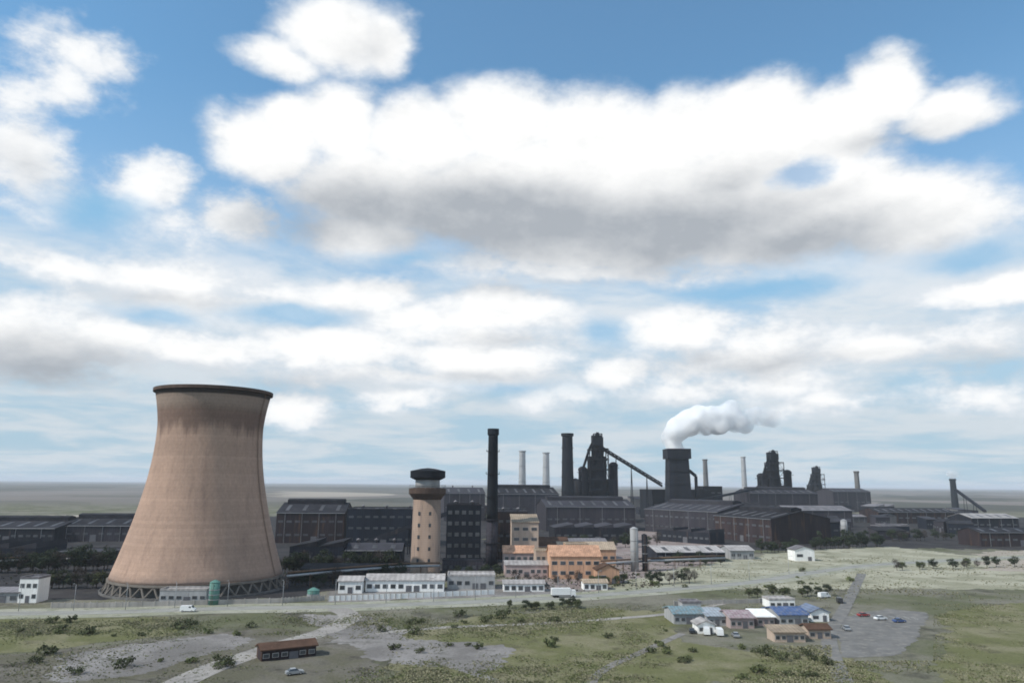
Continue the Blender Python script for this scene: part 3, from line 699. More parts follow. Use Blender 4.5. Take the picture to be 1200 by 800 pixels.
# --- white buildings along the road
mk('gatehouse', 'white two-storey gatehouse near the left edge', 'gatehouse', 20, 42, 706, 678, 8, wall='whitew', roof='roofg', kind='flat', bays=3, wrows=2, frames=True, win_h=1.4)
mk('outbuilding', 'low grey-white outbuilding left of the gatehouse', 'outbuilding', -30, 21, 706, 694, 8, wall='greyw', roof='roofg', kind='shed', rise=.8, bays=4, frames=True)
mk('pump_house', 'low grey pump house at the foot of the cooling tower', 'pump house', 186, 241, 707, 692, 7, wall='greyw', roof='roofp', kind='flat', bays=6, frames=True, win_h=1.1)
mk('white_depot', 'small bright white depot at the left end of white row', 'depot', 396, 424, 695, 681, 9, wall='whitew', roof='roofp', rise=1.6, bays=3, frames=True)
mk('white_depot', 'long low white depot below the tan water tower', 'depot', 428, 520, 693, 680, 12, wall='whitew', roof='roofp', rise=2.0, bays=10, doors=2, frames=True)
mk('white_depot', 'light grey flat depot left of the tan cluster', 'depot', 524, 580, 690, 675, 14, wall='greyw', roof='roofp', kind='flat', bays=6, doors=2, frames=True)
# --- coloured roofs in the right foreground
mk('workshop', 'low workshop with a faded pale teal-blue sheet roof', 'workshop', 790, 826, 731, 725, 13, hh=3.2, wall='greyw', roof='rooft', rise=2.6, bays=5, frames=True, win_h=1.0)
mk('shed', 'pale shed joined between teal and pink roofed workshops', 'shed', 829, 852, 733, 727, 9, hh=3.0, wall='greyw', roof='rooft3', kind='shed', rise=1.2, bays=3, frames=True, win_h=.9)
mk('shed', 'small white shed in front of the faded teal roof', 'shed', 818, 838, 742, 736, 6, hh=2.6, wall='whitew', roof='roofp', kind='gable_end', rise=1.2, bays=2, frames=True, win_h=.9)
mk('workshop', 'low workshop with a pinkish sheet roof', 'workshop', 856, 884, 736, 729, 12, hh=3.2, wall='pinkw', roof='roofpk', rise=2.4, bays=4, frames=True, win_h=1.0)
mk('shed', 'white-roofed shed right of the pink-roofed workshop', 'shed', 888, 908, 733, 727, 9, hh=2.8, wall='pinkw', roof='whitew', kind='shed', rise=1.0, bays=3, frames=True, win_h=.9)
mk('workshop', 'low workshop with a deep blue sheet roof', 'workshop', 914, 948, 733, 726, 14, hh=3.4, wall='greyw', roof='roofbl', rise=3.0, bays=4, frames=True, win_h=1.0)
mk('shed', 'smaller blue-grey roofed shed right of the deep blue roof', 'shed', 951, 972, 728, 721, 10, hh=3.0, wall='whitew', roof='roofbl2', kind='gable_end', rise=1.6, bays=2, frames=True, win_h=.9)
mk('garage', 'low sand-coloured garage before the deep blue roof', 'garage', 908, 944, 752, 745, 6, hh=2.7, wall='tanw', roof='rooft2', kind='shed', rise=1.0, bays=5, frames=True, win_h=.9)
mk('garage', 'tan garage with brown roof right of the sand-coloured one', 'garage', 948, 974, 748, 742, 6, hh=2.6, wall='tanw', roof='roofbr', rise=1.2, bays=3, frames=True, win_h=.9)
mk('garage', 'white flat garage behind the deep blue roof', 'garage', 902, 932, 712, 706, 7, hh=2.8, wall='whitew', roof='roofp', kind='flat', bays=4, frames=True, win_h=.9)
mk('garage', 'small grey flat garage behind the faded teal roof', 'garage', 800, 822, 715, 710, 6, hh=2.6, wall='greyw', roof='roofg', kind='flat', bays=3, frames=True, win_h=.8)
# --- foreground sheds at left
mk('shed', 'long shed with dark brown roof beside the dirt track', 'shed', 306, 370, 775, 766, 6, yb2=768, hh=2.6, wall='rustw', roof='roofbr', rise=1.5, bays=6, frames=True, win_h=.9)

# ------------------------------------------------------------------ water tower, chimneys, silos
def water_tower():
    b0 = G(498, 671)
    t = thing('water_tower', 'tan brick water tower with dark overhanging cap', 'water tower', b0)
    m = b0.y / FPX
    h = hpx(b0, 548); zs = hpx(b0, 585); zn = hpx(b0, 571); zk = hpx(b0, 562)
    r = 16.5 * m
    b = MB(); b.lathe([(r * 1.04, 0), (r * 1.04, 1.2), (r, 1.4), (r * .95, zs)], 40); b.build('shaft', MT['tanb'], t)
    b = MB(); b.lathe([(r * .95, zs + .01), (r * 1.28, zs + 3.2), (r * 1.28, zn - .5), (r * .9, zn)], 40, smooth=False); b.build('tank', MT['brownb'], t)
    b = MB(); b.lathe([(r * .85, zn + .01), (r * .85, zk)], 32); b.build('neck', MT['greyw'], t)
    b = MB(); b.lathe([(r * .9, zk + .01), (r * 1.22, zk + 1.2), (r * 1.22, h - 1.6), (r * .5, h - .4), (.1, h)], 40, smooth=False); b.build('cap', MT['furnace'], t)
    b = MB()
    for z in (zn + .2, zn + 1.2):
        b.lathe([(r * 1.27, z), (r * 1.27, z + .12), (r * 1.25, z + .12), (r * 1.25, z)], 40, closed=True, smooth=False)
    for k in range(24):
        a = k / 24 * 6.283; b.tube((r * 1.26 * math.cos(a), r * 1.26 * math.sin(a), zn - .5), (r * 1.26 * math.cos(a), r * 1.26 * math.sin(a), zn + 1.3), .06, .06, 4)
    b.build('railing', MT['galv'], t)
    for k in range(5):
        for a in (R(-115), R(-70)):
            z = 6 + k * (zs - 8) / 5; q = MB()
            c_, s_ = math.cos(a), math.sin(a); rr = r * (1 - .05 * z / zs) + .04
            u = Vector((-s_, c_, 0)) * .6; o_ = Vector((c_ * rr, s_ * rr, 0)); n_ = Vector((c_, s_, 0)) * .12
            q.add([o_ - u + Vector((0, 0, z)), o_ + u + Vector((0, 0, z)), o_ + u + Vector((0, 0, z + 1.8)), o_ - u + Vector((0, 0, z + 1.8)),
                   o_ - u + n_ + Vector((0, 0, z)), o_ + u + n_ + Vector((0, 0, z)), o_ + u + n_ + Vector((0, 0, z + 1.8)), o_ - u + n_ + Vector((0, 0, z + 1.8))],
                  [(4, 5, 6, 7), (0, 1, 5, 4), (1, 2, 6, 5), (2, 3, 7, 6), (3, 0, 4, 7)])
            q.build('window', MT['glass'], t)
water_tower()
def chimney(label, px, yb, yt, wpx, m='soot', low=None, rings=5, group=None, Y=None):
    b0 = G(px, yb) if Y is None else Vector((P(px, 560, Y).x, Y, gz(0, Y)))
    t = thing('chimney', label, 'chimney', b0, 0, group)
    k = b0.y / FPX; h = hpx(b0, yt) - b0.z; r1 = wpx * k / 2; r0 = r1 * 1.32
    def rr(z): return r0 + (r1 - r0) * (z / h) ** .8
    split = h * .34 if low else 0
    if low:
        b = MB(); b.lathe([(rr(z), z) for z in (0, split * .5, split)], 28); b.build('base_section', MT[low], t)
    b = MB(); zs = [split + (h - split) * i / 12 for i in range(13)]
    b.lathe([(rr(z), z + (.003 if low and i == 0 else 0)) for i, z in enumerate(zs)] + [(rr(h) - .5, h), (rr(h) - .5, h - 3)], 28); b.build('shaft', MT[m], t)
    b = MB(); b.lathe([(r1 + .03, h - 3.6), (r1 * 1.22, h - 3.0), (r1 * 1.22, h + .4), (r1 - .4, h + .4), (r1 - .4, h - 3.6)], 28, closed=True, smooth=False); b.build('crown_ring', MT[m], t)
    for i in range(rings):
        z = h * (i + 1) / (rings + 1)
        q = MB(); q.lathe([(rr(z) + .04, z), (rr(z) + 1.0, z), (rr(z) + 1.0, z + .25), (rr(z) + .04, z + .25)], 28, closed=True, smooth=False)
        for j in range(16):
            a = j / 16 * 6.283; q.tube(((rr(z) + .95) * math.cos(a), (rr(z) + .95) * math.sin(a), z + .2), ((rr(z) + .95) * math.cos(a), (rr(z) + .95) * math.sin(a), z + 1.4), .05, .05, 4)
        q.build('platform', MT['furnace'], t)
    q = MB()
    for off in (-.3, .3): q.tube((off, -rr(0) - .3, 0), (off, -rr(h) - .3, h), .07, .07, 4)
    q.build('ladder', MT['furnace'], t)
    return t
chimney('tallest slender chimney, dark above a grey foot, beside boiler house', 576, 664, 503, 11, low='purw')
chimney('thick dark chimney just left of the blast furnace', 665.5, 611, 508, 12)
chimney('left one of the two pale chimneys in the haze', 612, 0, 528, 7, 'greyw', Y=2600, rings=2)
chimney('right one of the two pale chimneys in the haze', 640, 0, 530, 7, 'greyw', Y=2600, rings=2)
chimney('thin chimney rising right of the quench tower', 827, 0, 538, 5, 'conc_dark', Y=2100, rings=2)
chimney('faint far chimney midway between quench tower and right furnace', 872, 0, 535, 5, 'greyw', Y=2600, rings=2)
chimney('short chimney with a white puff near the right edge', 1116, 0, 561, 6, 'soot', Y=1500, rings=1)
chimney('short dark chimney on the hazy right horizon', 1004, 0, 552, 5, 'conc_dark', Y=1500, rings=1)
def silo(label, px, yb, yt, wpx, m, name='silo', group=None, rim=True):
    b0 = G(px, yb); t = thing(name, label, 'silo', b0, 0, group); r = wpx * b0.y / FPX / 2; h = hpx(b0, yt)
    b = MB(); b.lathe([(r, 0), (r, h - r * .5)], 28); b.build('shell', MT[m], t)
    b = MB(); b.lathe([(r * 1.05, h - r * .5 + .01), (r * 1.05, h - r * .42), (r * .25, h), (.05, h)], 28, smooth=False); b.build('cone_roof', MT[m], t)
    b = MB()
    for i in range(3):
        z = (h - r) * (i + 1) / 4; b.lathe([(r + .03, z), (r + .16, z), (r + .16, z + .3), (r + .03, z + .3)], 28, closed=True, smooth=False)
    b.build('band', MT['galv'], t)
    b = MB(); b.tube((-.3, -r - .25, 0), (-.3, -r - .25, h - r * .5), .05, .05, 4); b.tube((.3, -r - .25, 0), (.3, -r - .25, h - r * .5), .05, .05, 4); b.build('ladder', MT['rail'], t)
    return t
silo('teal tank tower standing before the cooling tower base', 250, 708, 679, 11, 'teal')
silo('short teal tank between cooling tower and white depots', 367, 699, 688, 13, 'teal')
silo('tall pale grey silo right of the tan cluster', 744, 669, 617, 9, 'greyw')
silo('dark narrow silo next to the tall pale grey one', 756, 669, 625, 6, 'steelw')
silo('pale silo by the far halls right of the rolling mill', 963, 632, 611, 8, 'greyw')
silo('smaller pale silo beside the far right evergreens', 990, 628, 608, 7, 'greyw')

# ------------------------------------------------------------------ blast furnaces
def lattice(b, p, w, d, h, n, t=.55):
    x, y = p
    cs = [(x - w / 2, y - d / 2), (x + w / 2, y - d / 2), (x + w / 2, y + d / 2), (x - w / 2, y + d / 2)]
    for c in cs: b.tube((*c, 0), (*c, h), t, t, 4)
    for i in range(n):
        z0, z1 = h * i / n, h * (i + 1) / n
        for k in range(4):
            a, c = cs[k], cs[(k + 1) % 4]
            b.tube((*a, z1), (*c, z1), t * .6, t * .6, 4)
            b.tube((*a, z0), (*c, z1), t * .45, t * .45, 4) if (i + k) % 2 else b.tube((*c, z0), (*a, z1), t * .45, t * .45, 4)
def blast_furnace(label, px, Y, top, base_w, skip=None, scale=1.0, shell_w=11, clad=0):
    k = Y / FPX; x = P(px, 560, Y).x
    t = thing('blast_furnace', label, 'blast furnace', (x, Y, 0))
    H = hpx(Vector((x, Y, 0)), top); r = shell_w * k / 2
    f = MT['furnace']
    b = MB(); b.lathe([(r * 1.35, 0), (r * 1.35, H * .16), (r * 1.25, H * .22), (r * 1.3, H * .3), (r * .85, H * .62), (r * .7, H * .66), (r * .35, H * .74), (r * .35, H * .8), (.1, H * .8)], 32); b.build('stack', f, t)
    for i, z in enumerate((.2, .32, .44, .56, .67, .78)):
        w = r * (2.1 - z * 1.1)
        q = MB(); q.box(-w, w, -w, w, H * z, H * z + .5)
        for s in (-1, 1):
            q.box(-w, w, s * w - .05, s * w + .05, H * z + 1.3, H * z + 1.45); q.box(s * w - .05, s * w + .05, -w, w, H * z + 1.5, H * z + 1.62)
        q.build('platform', f, t)
    b = MB(); lattice(b, (0, 0), r * 2.5, r * 2.5, H * .8, 7, .7); b.build('support_frame', f, t)
    b = MB(); lattice(b, (0, 0), r * 1.1, r * 1.1, H * .97, 10, .5); b.box(-r * .7, r * .7, -r * .6, r * .6, H * .84, H * .93); b.build('top_gear', f, t)
    for s in (-1, 1):
        q = MB(); q.path([(s * r * .55, 0, H * .66), (s * r * .75, 0, H * .8), (s * r * .28, 0, H * .93), (0, 0, H * .985)], 1.5 * scale, 10); q.build('uptake', f, t)
    q = MB(); q.path([(0, 0, H * .985), (-r * 1.1, 4, H * .80), (-r * 2.6, 8, H * .42)], 1.7 * scale, 10); q.build('downcomer', f, t)
    q = MB(); q.lathe([(.2, H * .16), (2.0 * scale, H * .2), (r * .62, H * .25), (r * .62, H * .43), (1.8, H * .46)], 20, c=(-r * 2.6, 8)); lattice(q, (-r * 2.6, 8), r * 1.2, r * 1.2, H * .24, 3); q.build('dust_catcher', f, t)
    q = MB(); cw = base_w * k / 2
    q.prism([(-r * 4, 0), (r * 1.5, 0), (r * 1.5, H * .2), (-r * 1.2, H * .27), (-r * 4, H * .2)], -cw, cw); q.build('cast_house', MT['steelw'], t)
    if clad:
        q = MB(); w = r * 1.15
        q.box(-w, w, r * .9, r * 2.2, 0, H * .72); q.build('hoist_house', MT['steelw'], t)
        q = MB(); q.box(-w * .62, w * .62, r * .5, r * 1.7, H * .72, H * .955); q.build('hoist_head', f, t)
        q = MB(); q.box(r * 1.3, r * 2.4, -r * .6, r * 1.4, 0, H * .46); q.box(-r * 2.2, -r * 1.3, r * .2, r * 1.8, 0, H * .56); q.build('stock_house', MT['steelw'], t)
    if skip:
        px2, py2 = skip; e = P(px2, py2, Y); q = MB()
        a0 = Vector((r * .4, 0, H * .80)); a1 = Vector((e.x - x, 0, e.z))
        d = a1 - a0; n = 16
        for yy in (-2.2, 2.2):
            for up in (0, 4.2):
                q.tube(a0 + Vector((0, yy, up)), a1 + Vector((0, yy, up)), .5, .5, 4)
            for i in range(n):
                p0 = a0 + d * (i / n); p1 = a0 + d * ((i + 1) / n)
                q.tube(p0 + Vector((0, yy, 0)), p0 + Vector((0, yy, 4.2)), .3, .3, 4); q.tube(p0 + Vector((0, yy, 4.2)), p1 + Vector((0, yy, 0)), .3, .3, 4)
        q.add([a0 + Vector((0, -2, .6)), a1 + Vector((0, -2, .6)), a1 + Vector((0, 2, .6)), a0 + Vector((0, 2, .6)), a0 + Vector((0, -2, 2.6)), a1 + Vector((0, -2, 2.6)), a1 + Vector((0, 2, 2.6)), a0 + Vector((0, 2, 2.6))],
              [(0, 1, 2, 3), (4, 7, 6, 5), (0, 4, 5, 1), (3, 2, 6, 7), (0, 3, 7, 4), (1, 5, 6, 2)])
        for i in (4, 8, 12):
            p0 = a0 + d * (i / n); q.tube((p0.x - 2, 0, 0), (p0.x, 0, p0.z), .6, .5, 4); q.tube((p0.x + 2, 0, 0), (p0.x, 0, p0.z), .6, .5, 4)
        q.build('skip_bridge', f, t)
    return t
def stove(label, px, Y, yt, wpx, group=None):
    x = P(px, 560, Y).x; t = thing('hot_stove', label, 'hot stove', (x, Y, 0), 0, group); r = wpx * Y / FPX / 2; H = hpx(Vector((x, Y, 0)), yt)
    b = MB(); b.lathe([(r, 0), (r, H - r * 1.1), (r * 1.12, H - r * .9)] + [(r * 1.12 * math.cos(a), H - r * .9 + r * .9 * math.sin(a)) for a in [R(15 * i) for i in range(1, 6)]] + [(.05, H)], 24); b.build('shell', MT['furnace'], t)
    b = MB(); b.box(-r * 1.2, r * 1.2, -r * 1.2, r * 1.2, H - r * 1.4, H - r * 1.36 + .3); b.build('platform', MT['furnace'], t)
    b = MB(); b.path([(0, -r, H * .3), (0, -r - 3, H * .3), (0, -r - 3, 2)], 1.0, 8); b.build('blast_main', MT['furnace'], t)
blast_furnace('tallest dark blast furnace with inclined skip bridge to the right', 701, 960, 505, 50, skip=(776, 570), shell_w=17, clad=1)
stove('hot stove left beside the tall blast furnace', 683, 985, 546, 10)
stove('hot stove right beside the tall blast furnace, skip bridge overhead', 719, 985, 541, 10)
stove('lower hot stove next to the thick dark chimney', 674, 990, 560, 9)
blast_furnace('dark second blast furnace right of the steaming tower', 908, 1150, 526, 34, shell_w=13, clad=1)
stove('hot stove left of the second blast furnace', 892, 1170, 554, 9)
stove('hot stove right of the second blast furnace', 923, 1170, 550, 9)
blast_furnace('hazy small blast furnace at the right end of works', 958, 1500, 545, 26, shell_w=9, clad=1)
def quench_tower():
    Y = 1000; k = Y / FPX; x = P(794, 560, Y).x
    t = thing('quench_tower', 'broad dark quench tower venting a white steam plume', 'quench tower', (x, Y, 0)); H = hpx(Vector((x, Y, 0)), 526)
    b = MB(); w = 13.5 * k
    b.add([(-w, -w, 0), (w, -w, 0), (w, w, 0), (-w, w, 0), (-w * .82, -w * .82, H * .86), (w * .82, -w * .82, H * .86), (w * .82, w * .82, H * .86), (-w * .82, w * .82, H * .86)],
          [(0, 1, 5, 4), (1, 2, 6, 5), (2, 3, 7, 6), (3, 0, 4, 7)]); b.build('tower_body', MT['furnace'], t)
    b = MB(); z0 = H * .86 + .01
    o = [(-w, z0), (w, z0), (w, H), (w - 1, H), (w - 1, z0 + 1), (-w + 1, z0 + 1), (-w + 1, H), (-w, H)]
    b.box(-w, w, -w, -w + 1, z0, H); b.box(-w, w, w - 1, w, z0, H); b.box(-w, -w + 1, -w + 1.01, w - 1.01, z0, H); b.box(w - 1, w, -w + 1.01, w - 1.01, z0, H); b.box(-w + 1.01, w - 1.01, -w + 1.01, w - 1.01, z0, z0 + 1)
    b.build('vent_crown', MT['furnace'], t)
    b = MB(); b.path([(w, 0, H * .7), (w + 9, 0, H * .62), (w + 9, 0, 4)], 2.2, 10); b.build('duct', MT['furnace'], t)
    for z in (.3, .5, .68):
        b = MB(); ww = w * (1 - .18 * z / .86) + .8; b.box(-ww, ww, -ww, ww, H * z, H * z + .4); b.build('platform', MT['furnace'], t)
quench_tower()
def conveyor(label, p0, z0, p1, z1):
    A = Vector((*p0, z0)); B = Vector((*p1, z1)); mid_ = (A + B) / 2; mid_.z = 0
    t = thing('conveyor_gallery', label, 'conveyor', mid_); a, b_ = A - mid_, B - mid_; d = b_ - a
    nn = Vector((-d.y, d.x, 0)).normalized() * 1.7; up = Vector((0, 0, 3))
    q = MB(); q.add([a - nn, b_ - nn, b_ + nn, a + nn, a - nn + up, b_ - nn + up, b_ + nn + up, a + nn + up], [(0, 1, 5, 4), (1, 2, 6, 5), (2, 3, 7, 6), (3, 0, 4, 7), (4, 5, 6, 7), (0, 3, 2, 1)])
    q.build('gallery', MT['steelw'], t)
    n = max(2, int(d.length / 28))
    for i in range(1, n):
        p = a + d * (i / n); s = MB()
        for sg in (-1, 1): s.tube((p.x + sg * nn.x * 1.6, p.y + sg * nn.y * 1.6, 0), (p.x + sg * nn.x * .8, p.y + sg * nn.y * .8, p.z), .35, .3, 4)
        s.tube((p.x + nn.x * 1.3, p.y + nn.y * 1.3, p.z * .4), (p.x - nn.x * 1.3, p.y - nn.y * 1.3, p.z * .4), .25, .25, 4)
        s.build('trestle', MT['furnace'], t)
conveyor('long dark conveyor gallery climbing to the boiler house', G(430, 648).to_2d(), 6, G(528, 650).to_2d(), 26)
conveyor('conveyor gallery running down at the right horizon', (P(1118, 560, 1100).x, 1100), 42, (P(1150, 560, 1000).x, 1000), 14)
conveyor('conveyor gallery from quench tower towards second blast furnace', (P(806, 560, 1010).x, 1010), 22, (P(898, 560, 1130).x, 1130), 44)
def pipe_bridge(label, pts, h, n=2):
    q = [G(*p) for p in pts]; mid_ = (q[0] + q[-1]) / 2
    t = thing('pipe_bridge', label, 'pipeline', mid_)
    for k in range(n):
        b = MB(); b.path([(p.x - mid_.x, p.y - mid_.y + k * 1.6, h + (k % 2) * 1.3) for p in q], .55 - .12 * k, 8); b.build('pipe', MT['galv' if k == 0 else 'rail'], t)
    for a, c in zip(q, q[1:]):
        m_ = max(2, int((c - a).length / 16))
        for i in range(m_):
            p = a.lerp(c, i / m_) - mid_; b = MB()
            b.tube((p.x, p.y - .8, 0), (p.x, p.y - .8, h), .16, .16, 6); b.tube((p.x, p.y + 2.2, 0), (p.x, p.y + 2.2, h), .16, .16, 6); b.tube((p.x, p.y - 1, h - .62), (p.x, p.y + 2.4, h - .62), .16, .16, 4)
            b.build('post', MT['rail'], t)
pipe_bridge('pipe bridge crossing before the low dark shed', [(335, 690), (390, 684), (470, 677), (515, 676)], 5.5)
pipe_bridge('pipe bridge below the tan cluster towards the silos', [(700, 672), (760, 668), (850, 664)], 5)
pipe_bridge('pipe bridge left of the cooling tower', [(-20, 672), (60, 669), (125, 668)], 6)

# ------------------------------------------------------------------ trees and bushes
def crown_mesh(b, lobes, n, leaf, rnd, flat=.8):
    for _ in range(n):
        c, r = rnd.choice(lobes)
        u = rnd.random() ** .45
        th, ph = rnd.uniform(0, 6.283), math.acos(rnd.uniform(-1, 1))
        d = Vector((math.sin(ph) * math.cos(th), math.sin(ph) * math.sin(th), math.cos(ph) * flat))
        p = Vector(c) + d * r * u * (1 + .25 * mnoise.noise(d * 2.5 + Vector(c)))
        nrm = (d + Vector((rnd.uniform(-1, 1), rnd.uniform(-1, 1), rnd.uniform(-.6, 1)))).normalized()
        q = nrm.to_track_quat('Z', 'Y'); s = leaf * rnd.uniform(.5, 1.3)
        a = rnd.uniform(0, 6.28); ca, sa = math.cos(a), math.sin(a)
        pts = [(-s, -s * .5), (s * .2, -s * .8), (s, .1 * s), (.1 * s, s * .7), (-s * .8, s * .4)]
        b.add([p + q @ Vector((x * ca - y * sa, x * sa + y * ca, 0)) for x, y in pts], [(0, 1, 2, 3, 4)])
def make_tree(name, label, cat, h, w, mleaf, seed, n=1100, leaf=.30, trunk=.24, bare=False):
    rnd = random.Random(seed); t = thing(name, label, cat)
    b = MB(); th = h * .24
    b.tube((0, 0, -.1), (0, 0, th), trunk, trunk * .75, 8)
    lobes = []
    for i in range(13):
        a = i * 2.4 + rnd.uniform(-.4, .4); rr = w * rnd.uniform(.18, .34); z = h * rnd.uniform(.26, .86); rr *= 1.15 - abs(z / h - .6)
        c = (rr * math.cos(a), rr * math.sin(a), z); lobes.append((c, w * rnd.uniform(.16, .28)))
        s0 = Vector((0, 0, th * rnd.uniform(.7, 1.0)))
        m_ = s0.lerp(Vector(c), .5) + Vector((0, 0, .3))
        b.tube(s0, m_, trunk * .45, trunk * .28, 5); b.tube(m_, c, trunk * .28, trunk * .1, 5)
    lobes.append(((0, 0, h * .82), w * .22)); b.tube((0, 0, th), (0, 0, h * .85), trunk * .7, trunk * .15, 6)
    b.build('trunk', MT['bark'], t)
    c = MB(); crown_mesh(c, lobes, n, leaf, rnd); c.build('crown', MT[mleaf], t)
    return t
def make_bush(label, w, h, mleaf, seed, n=160, leaf=.22):
    rnd = random.Random(seed); t = thing('bush', label, 'bush')
    b = MB()
    for i in range(6):
        a = i * 1.05; b.tube((0, 0, -.05), (w * .3 * math.cos(a), w * .3 * math.sin(a), h * .6), .05, .02, 4)
    b.build('stem', MT['bark'], t)
    lobes = [((w * .3 * math.cos(i * 1.3), w * .3 * math.sin(i * 1.3), h * rnd.uniform(.3, .6)), w * rnd.uniform(.18, .3)) for i in range(6)]
    c = MB(); crown_mesh(c, lobes, n, leaf, rnd); c.build('foliage', MT[mleaf], t)
    return t
PT = [make_tree('broadleaf_tree', '', 'tree', 9, 8, 'leafd', 1), make_tree('broadleaf_tree', '', 'tree', 11, 8.5, 'leafd', 2, 1300),
      make_tree('broadleaf_tree', '', 'tree', 8, 7, 'leafo', 3), make_tree('broadleaf_tree', '', 'tree', 10, 7.5, 'twig', 4, 900, .2),
      make_tree('poplar_tree', '', 'tree', 14, 4.2, 'leafd', 5, 900, .3)]
PB = [make_bush('', 3.2, 2.0, 'leafo', 7), make_bush('', 2.6, 1.6, 'leafg', 8), make_bush('', 3.6, 2.2, 'leafo', 9, 260, .18)]
used = set()
def put(proto, p, s, label, group):
    rz = random.uniform(0, 6.28)
    sc3 = (s * random.uniform(.9, 1.15), s * random.uniform(.9, 1.15), s * random.uniform(.85, 1.15))
    if proto.name not in used:
        used.add(proto.name); proto.location = p; proto.rotation_euler = (0, 0, rz); proto.scale = sc3
        proto['label'] = label; proto['group'] = group; return proto
    return dup(proto, p, rz, label, group, sc3)
def row(protos, a, c, n, s, label, group, jit=1.0):
    A, B = G(*a), G(*c)
    for i in range(n):
        p = A.lerp(B, (i + random.uniform(.15, .85)) / n) + Vector((random.uniform(-2, 2), random.uniform(-3, 3) * jit, 0)); p.z = 0
        put(random.choice(protos), p, s * random.uniform(.75, 1.2), label, group)
D = [PT[0], PT[1], PT[3]]
row(D, (-30, 672), (128, 668), 26, 1.1, 'dark tree in the belt left of the cooling tower', 'trees left of the cooling tower')
row(D + [PT[2]], (50, 690), (130, 688), 11, .8, 'dark olive tree between the gatehouse and the cooling tower', 'trees by the gatehouse')
row(D, (335, 687), (395, 684), 10, .72, 'dark tree right of the cooling tower base', 'trees right of the cooling tower')
row(D, (400, 683), (478, 677), 13, .68, 'dark tree just behind the white depots', 'trees behind the white depots')
row(D, (328, 672), (470, 668), 22, 1.05, 'dark tree in the wood before the big dark halls', 'trees before the big dark halls')
row(D, (524, 680), (598, 675), 9, .6, 'dark tree between boiler house and grey depot', 'trees below the boiler house')
row([PT[2], PT[3]], (600, 686), (735, 684), 13, .62, 'small olive tree in front of the tan cluster', 'trees before the tan cluster')
row(D, (650, 644), (770, 640), 16, .9, 'dark tree between the tan cluster and furnace halls', 'trees behind the tan cluster')
row(D, (775, 662), (850, 662), 9, .62, 'dark tree at the foot of the pink-roofed warehouse', 'trees before the warehouse')
row(D, (760, 684), (818, 682), 7, .6, 'dark green tree on the dry bank below the warehouse', 'trees on the dry bank')
row(D + [PT[4]], (890, 648), (935, 646), 9, .9, 'dark tree left of the small white shed', 'trees left of the white shed')
row([PT[4], PT[1], PT[0]], (952, 644), (1032, 640), 20, 1.05, 'dark evergreen in the clump right of the white shed', 'evergreens at right')
row(D, (1040, 634), (1190, 630), 22, .9, 'dark tree in the far right belt', 'trees in the far right belt')
row(D + [PT[2]], (1040, 668), (1190, 664), 12, .6, 'tree on the bank above the asphalt yard', 'trees above the asphalt yard')
row([PT[0], PT[2]], (600, 714), (684, 711), 12, .42, 'low dark tree in the hedge along the road', 'roadside hedge')
row([PT[2], PT[0]], (870, 700), (975, 697), 9, .5, 'olive tree behind the coloured workshop roofs', 'trees behind the coloured roofs')
row([PT[2]], (560, 664), (1190, 610), 1, .8, 'lone olive tree by the works yard', 'works yard tree')
for (x0, x1, y0, y1, n, lab, gr) in ((10, 300, 728, 748, 14, 'bush on the grass left of the dirt track', 'bushes in the left grass'),
        (430, 790, 722, 770, 26, 'bush on the foreground grass slope', 'bushes on the grass slope'),
        (800, 1000, 758, 795, 16, 'bush on the grass below the sand-coloured garage', 'bushes below the garage'),
        (700, 1010, 662, 690, 16, 'bush on the pale dry bank', 'bushes on the dry bank'),
        (40, 300, 765, 790, 9, 'bush on the grey yard at bottom left', 'bushes on the grey yard')):
    for _ in range(n):
        qx, qy = random.uniform(x0, x1), random.uniform(y0, y1)
        while (970 < qx < 1096 and 705 < qy < 790) or (780 < qx < 985 and 705 < qy < 758) or (295 < qx < 455 and 745 < qy < 782): qx, qy = random.uniform(x0, x1), random.uniform(y0, y1)
        p = G(qx, qy); put(random.choice(PB), p, random.uniform(.6, 1.7), lab, gr)

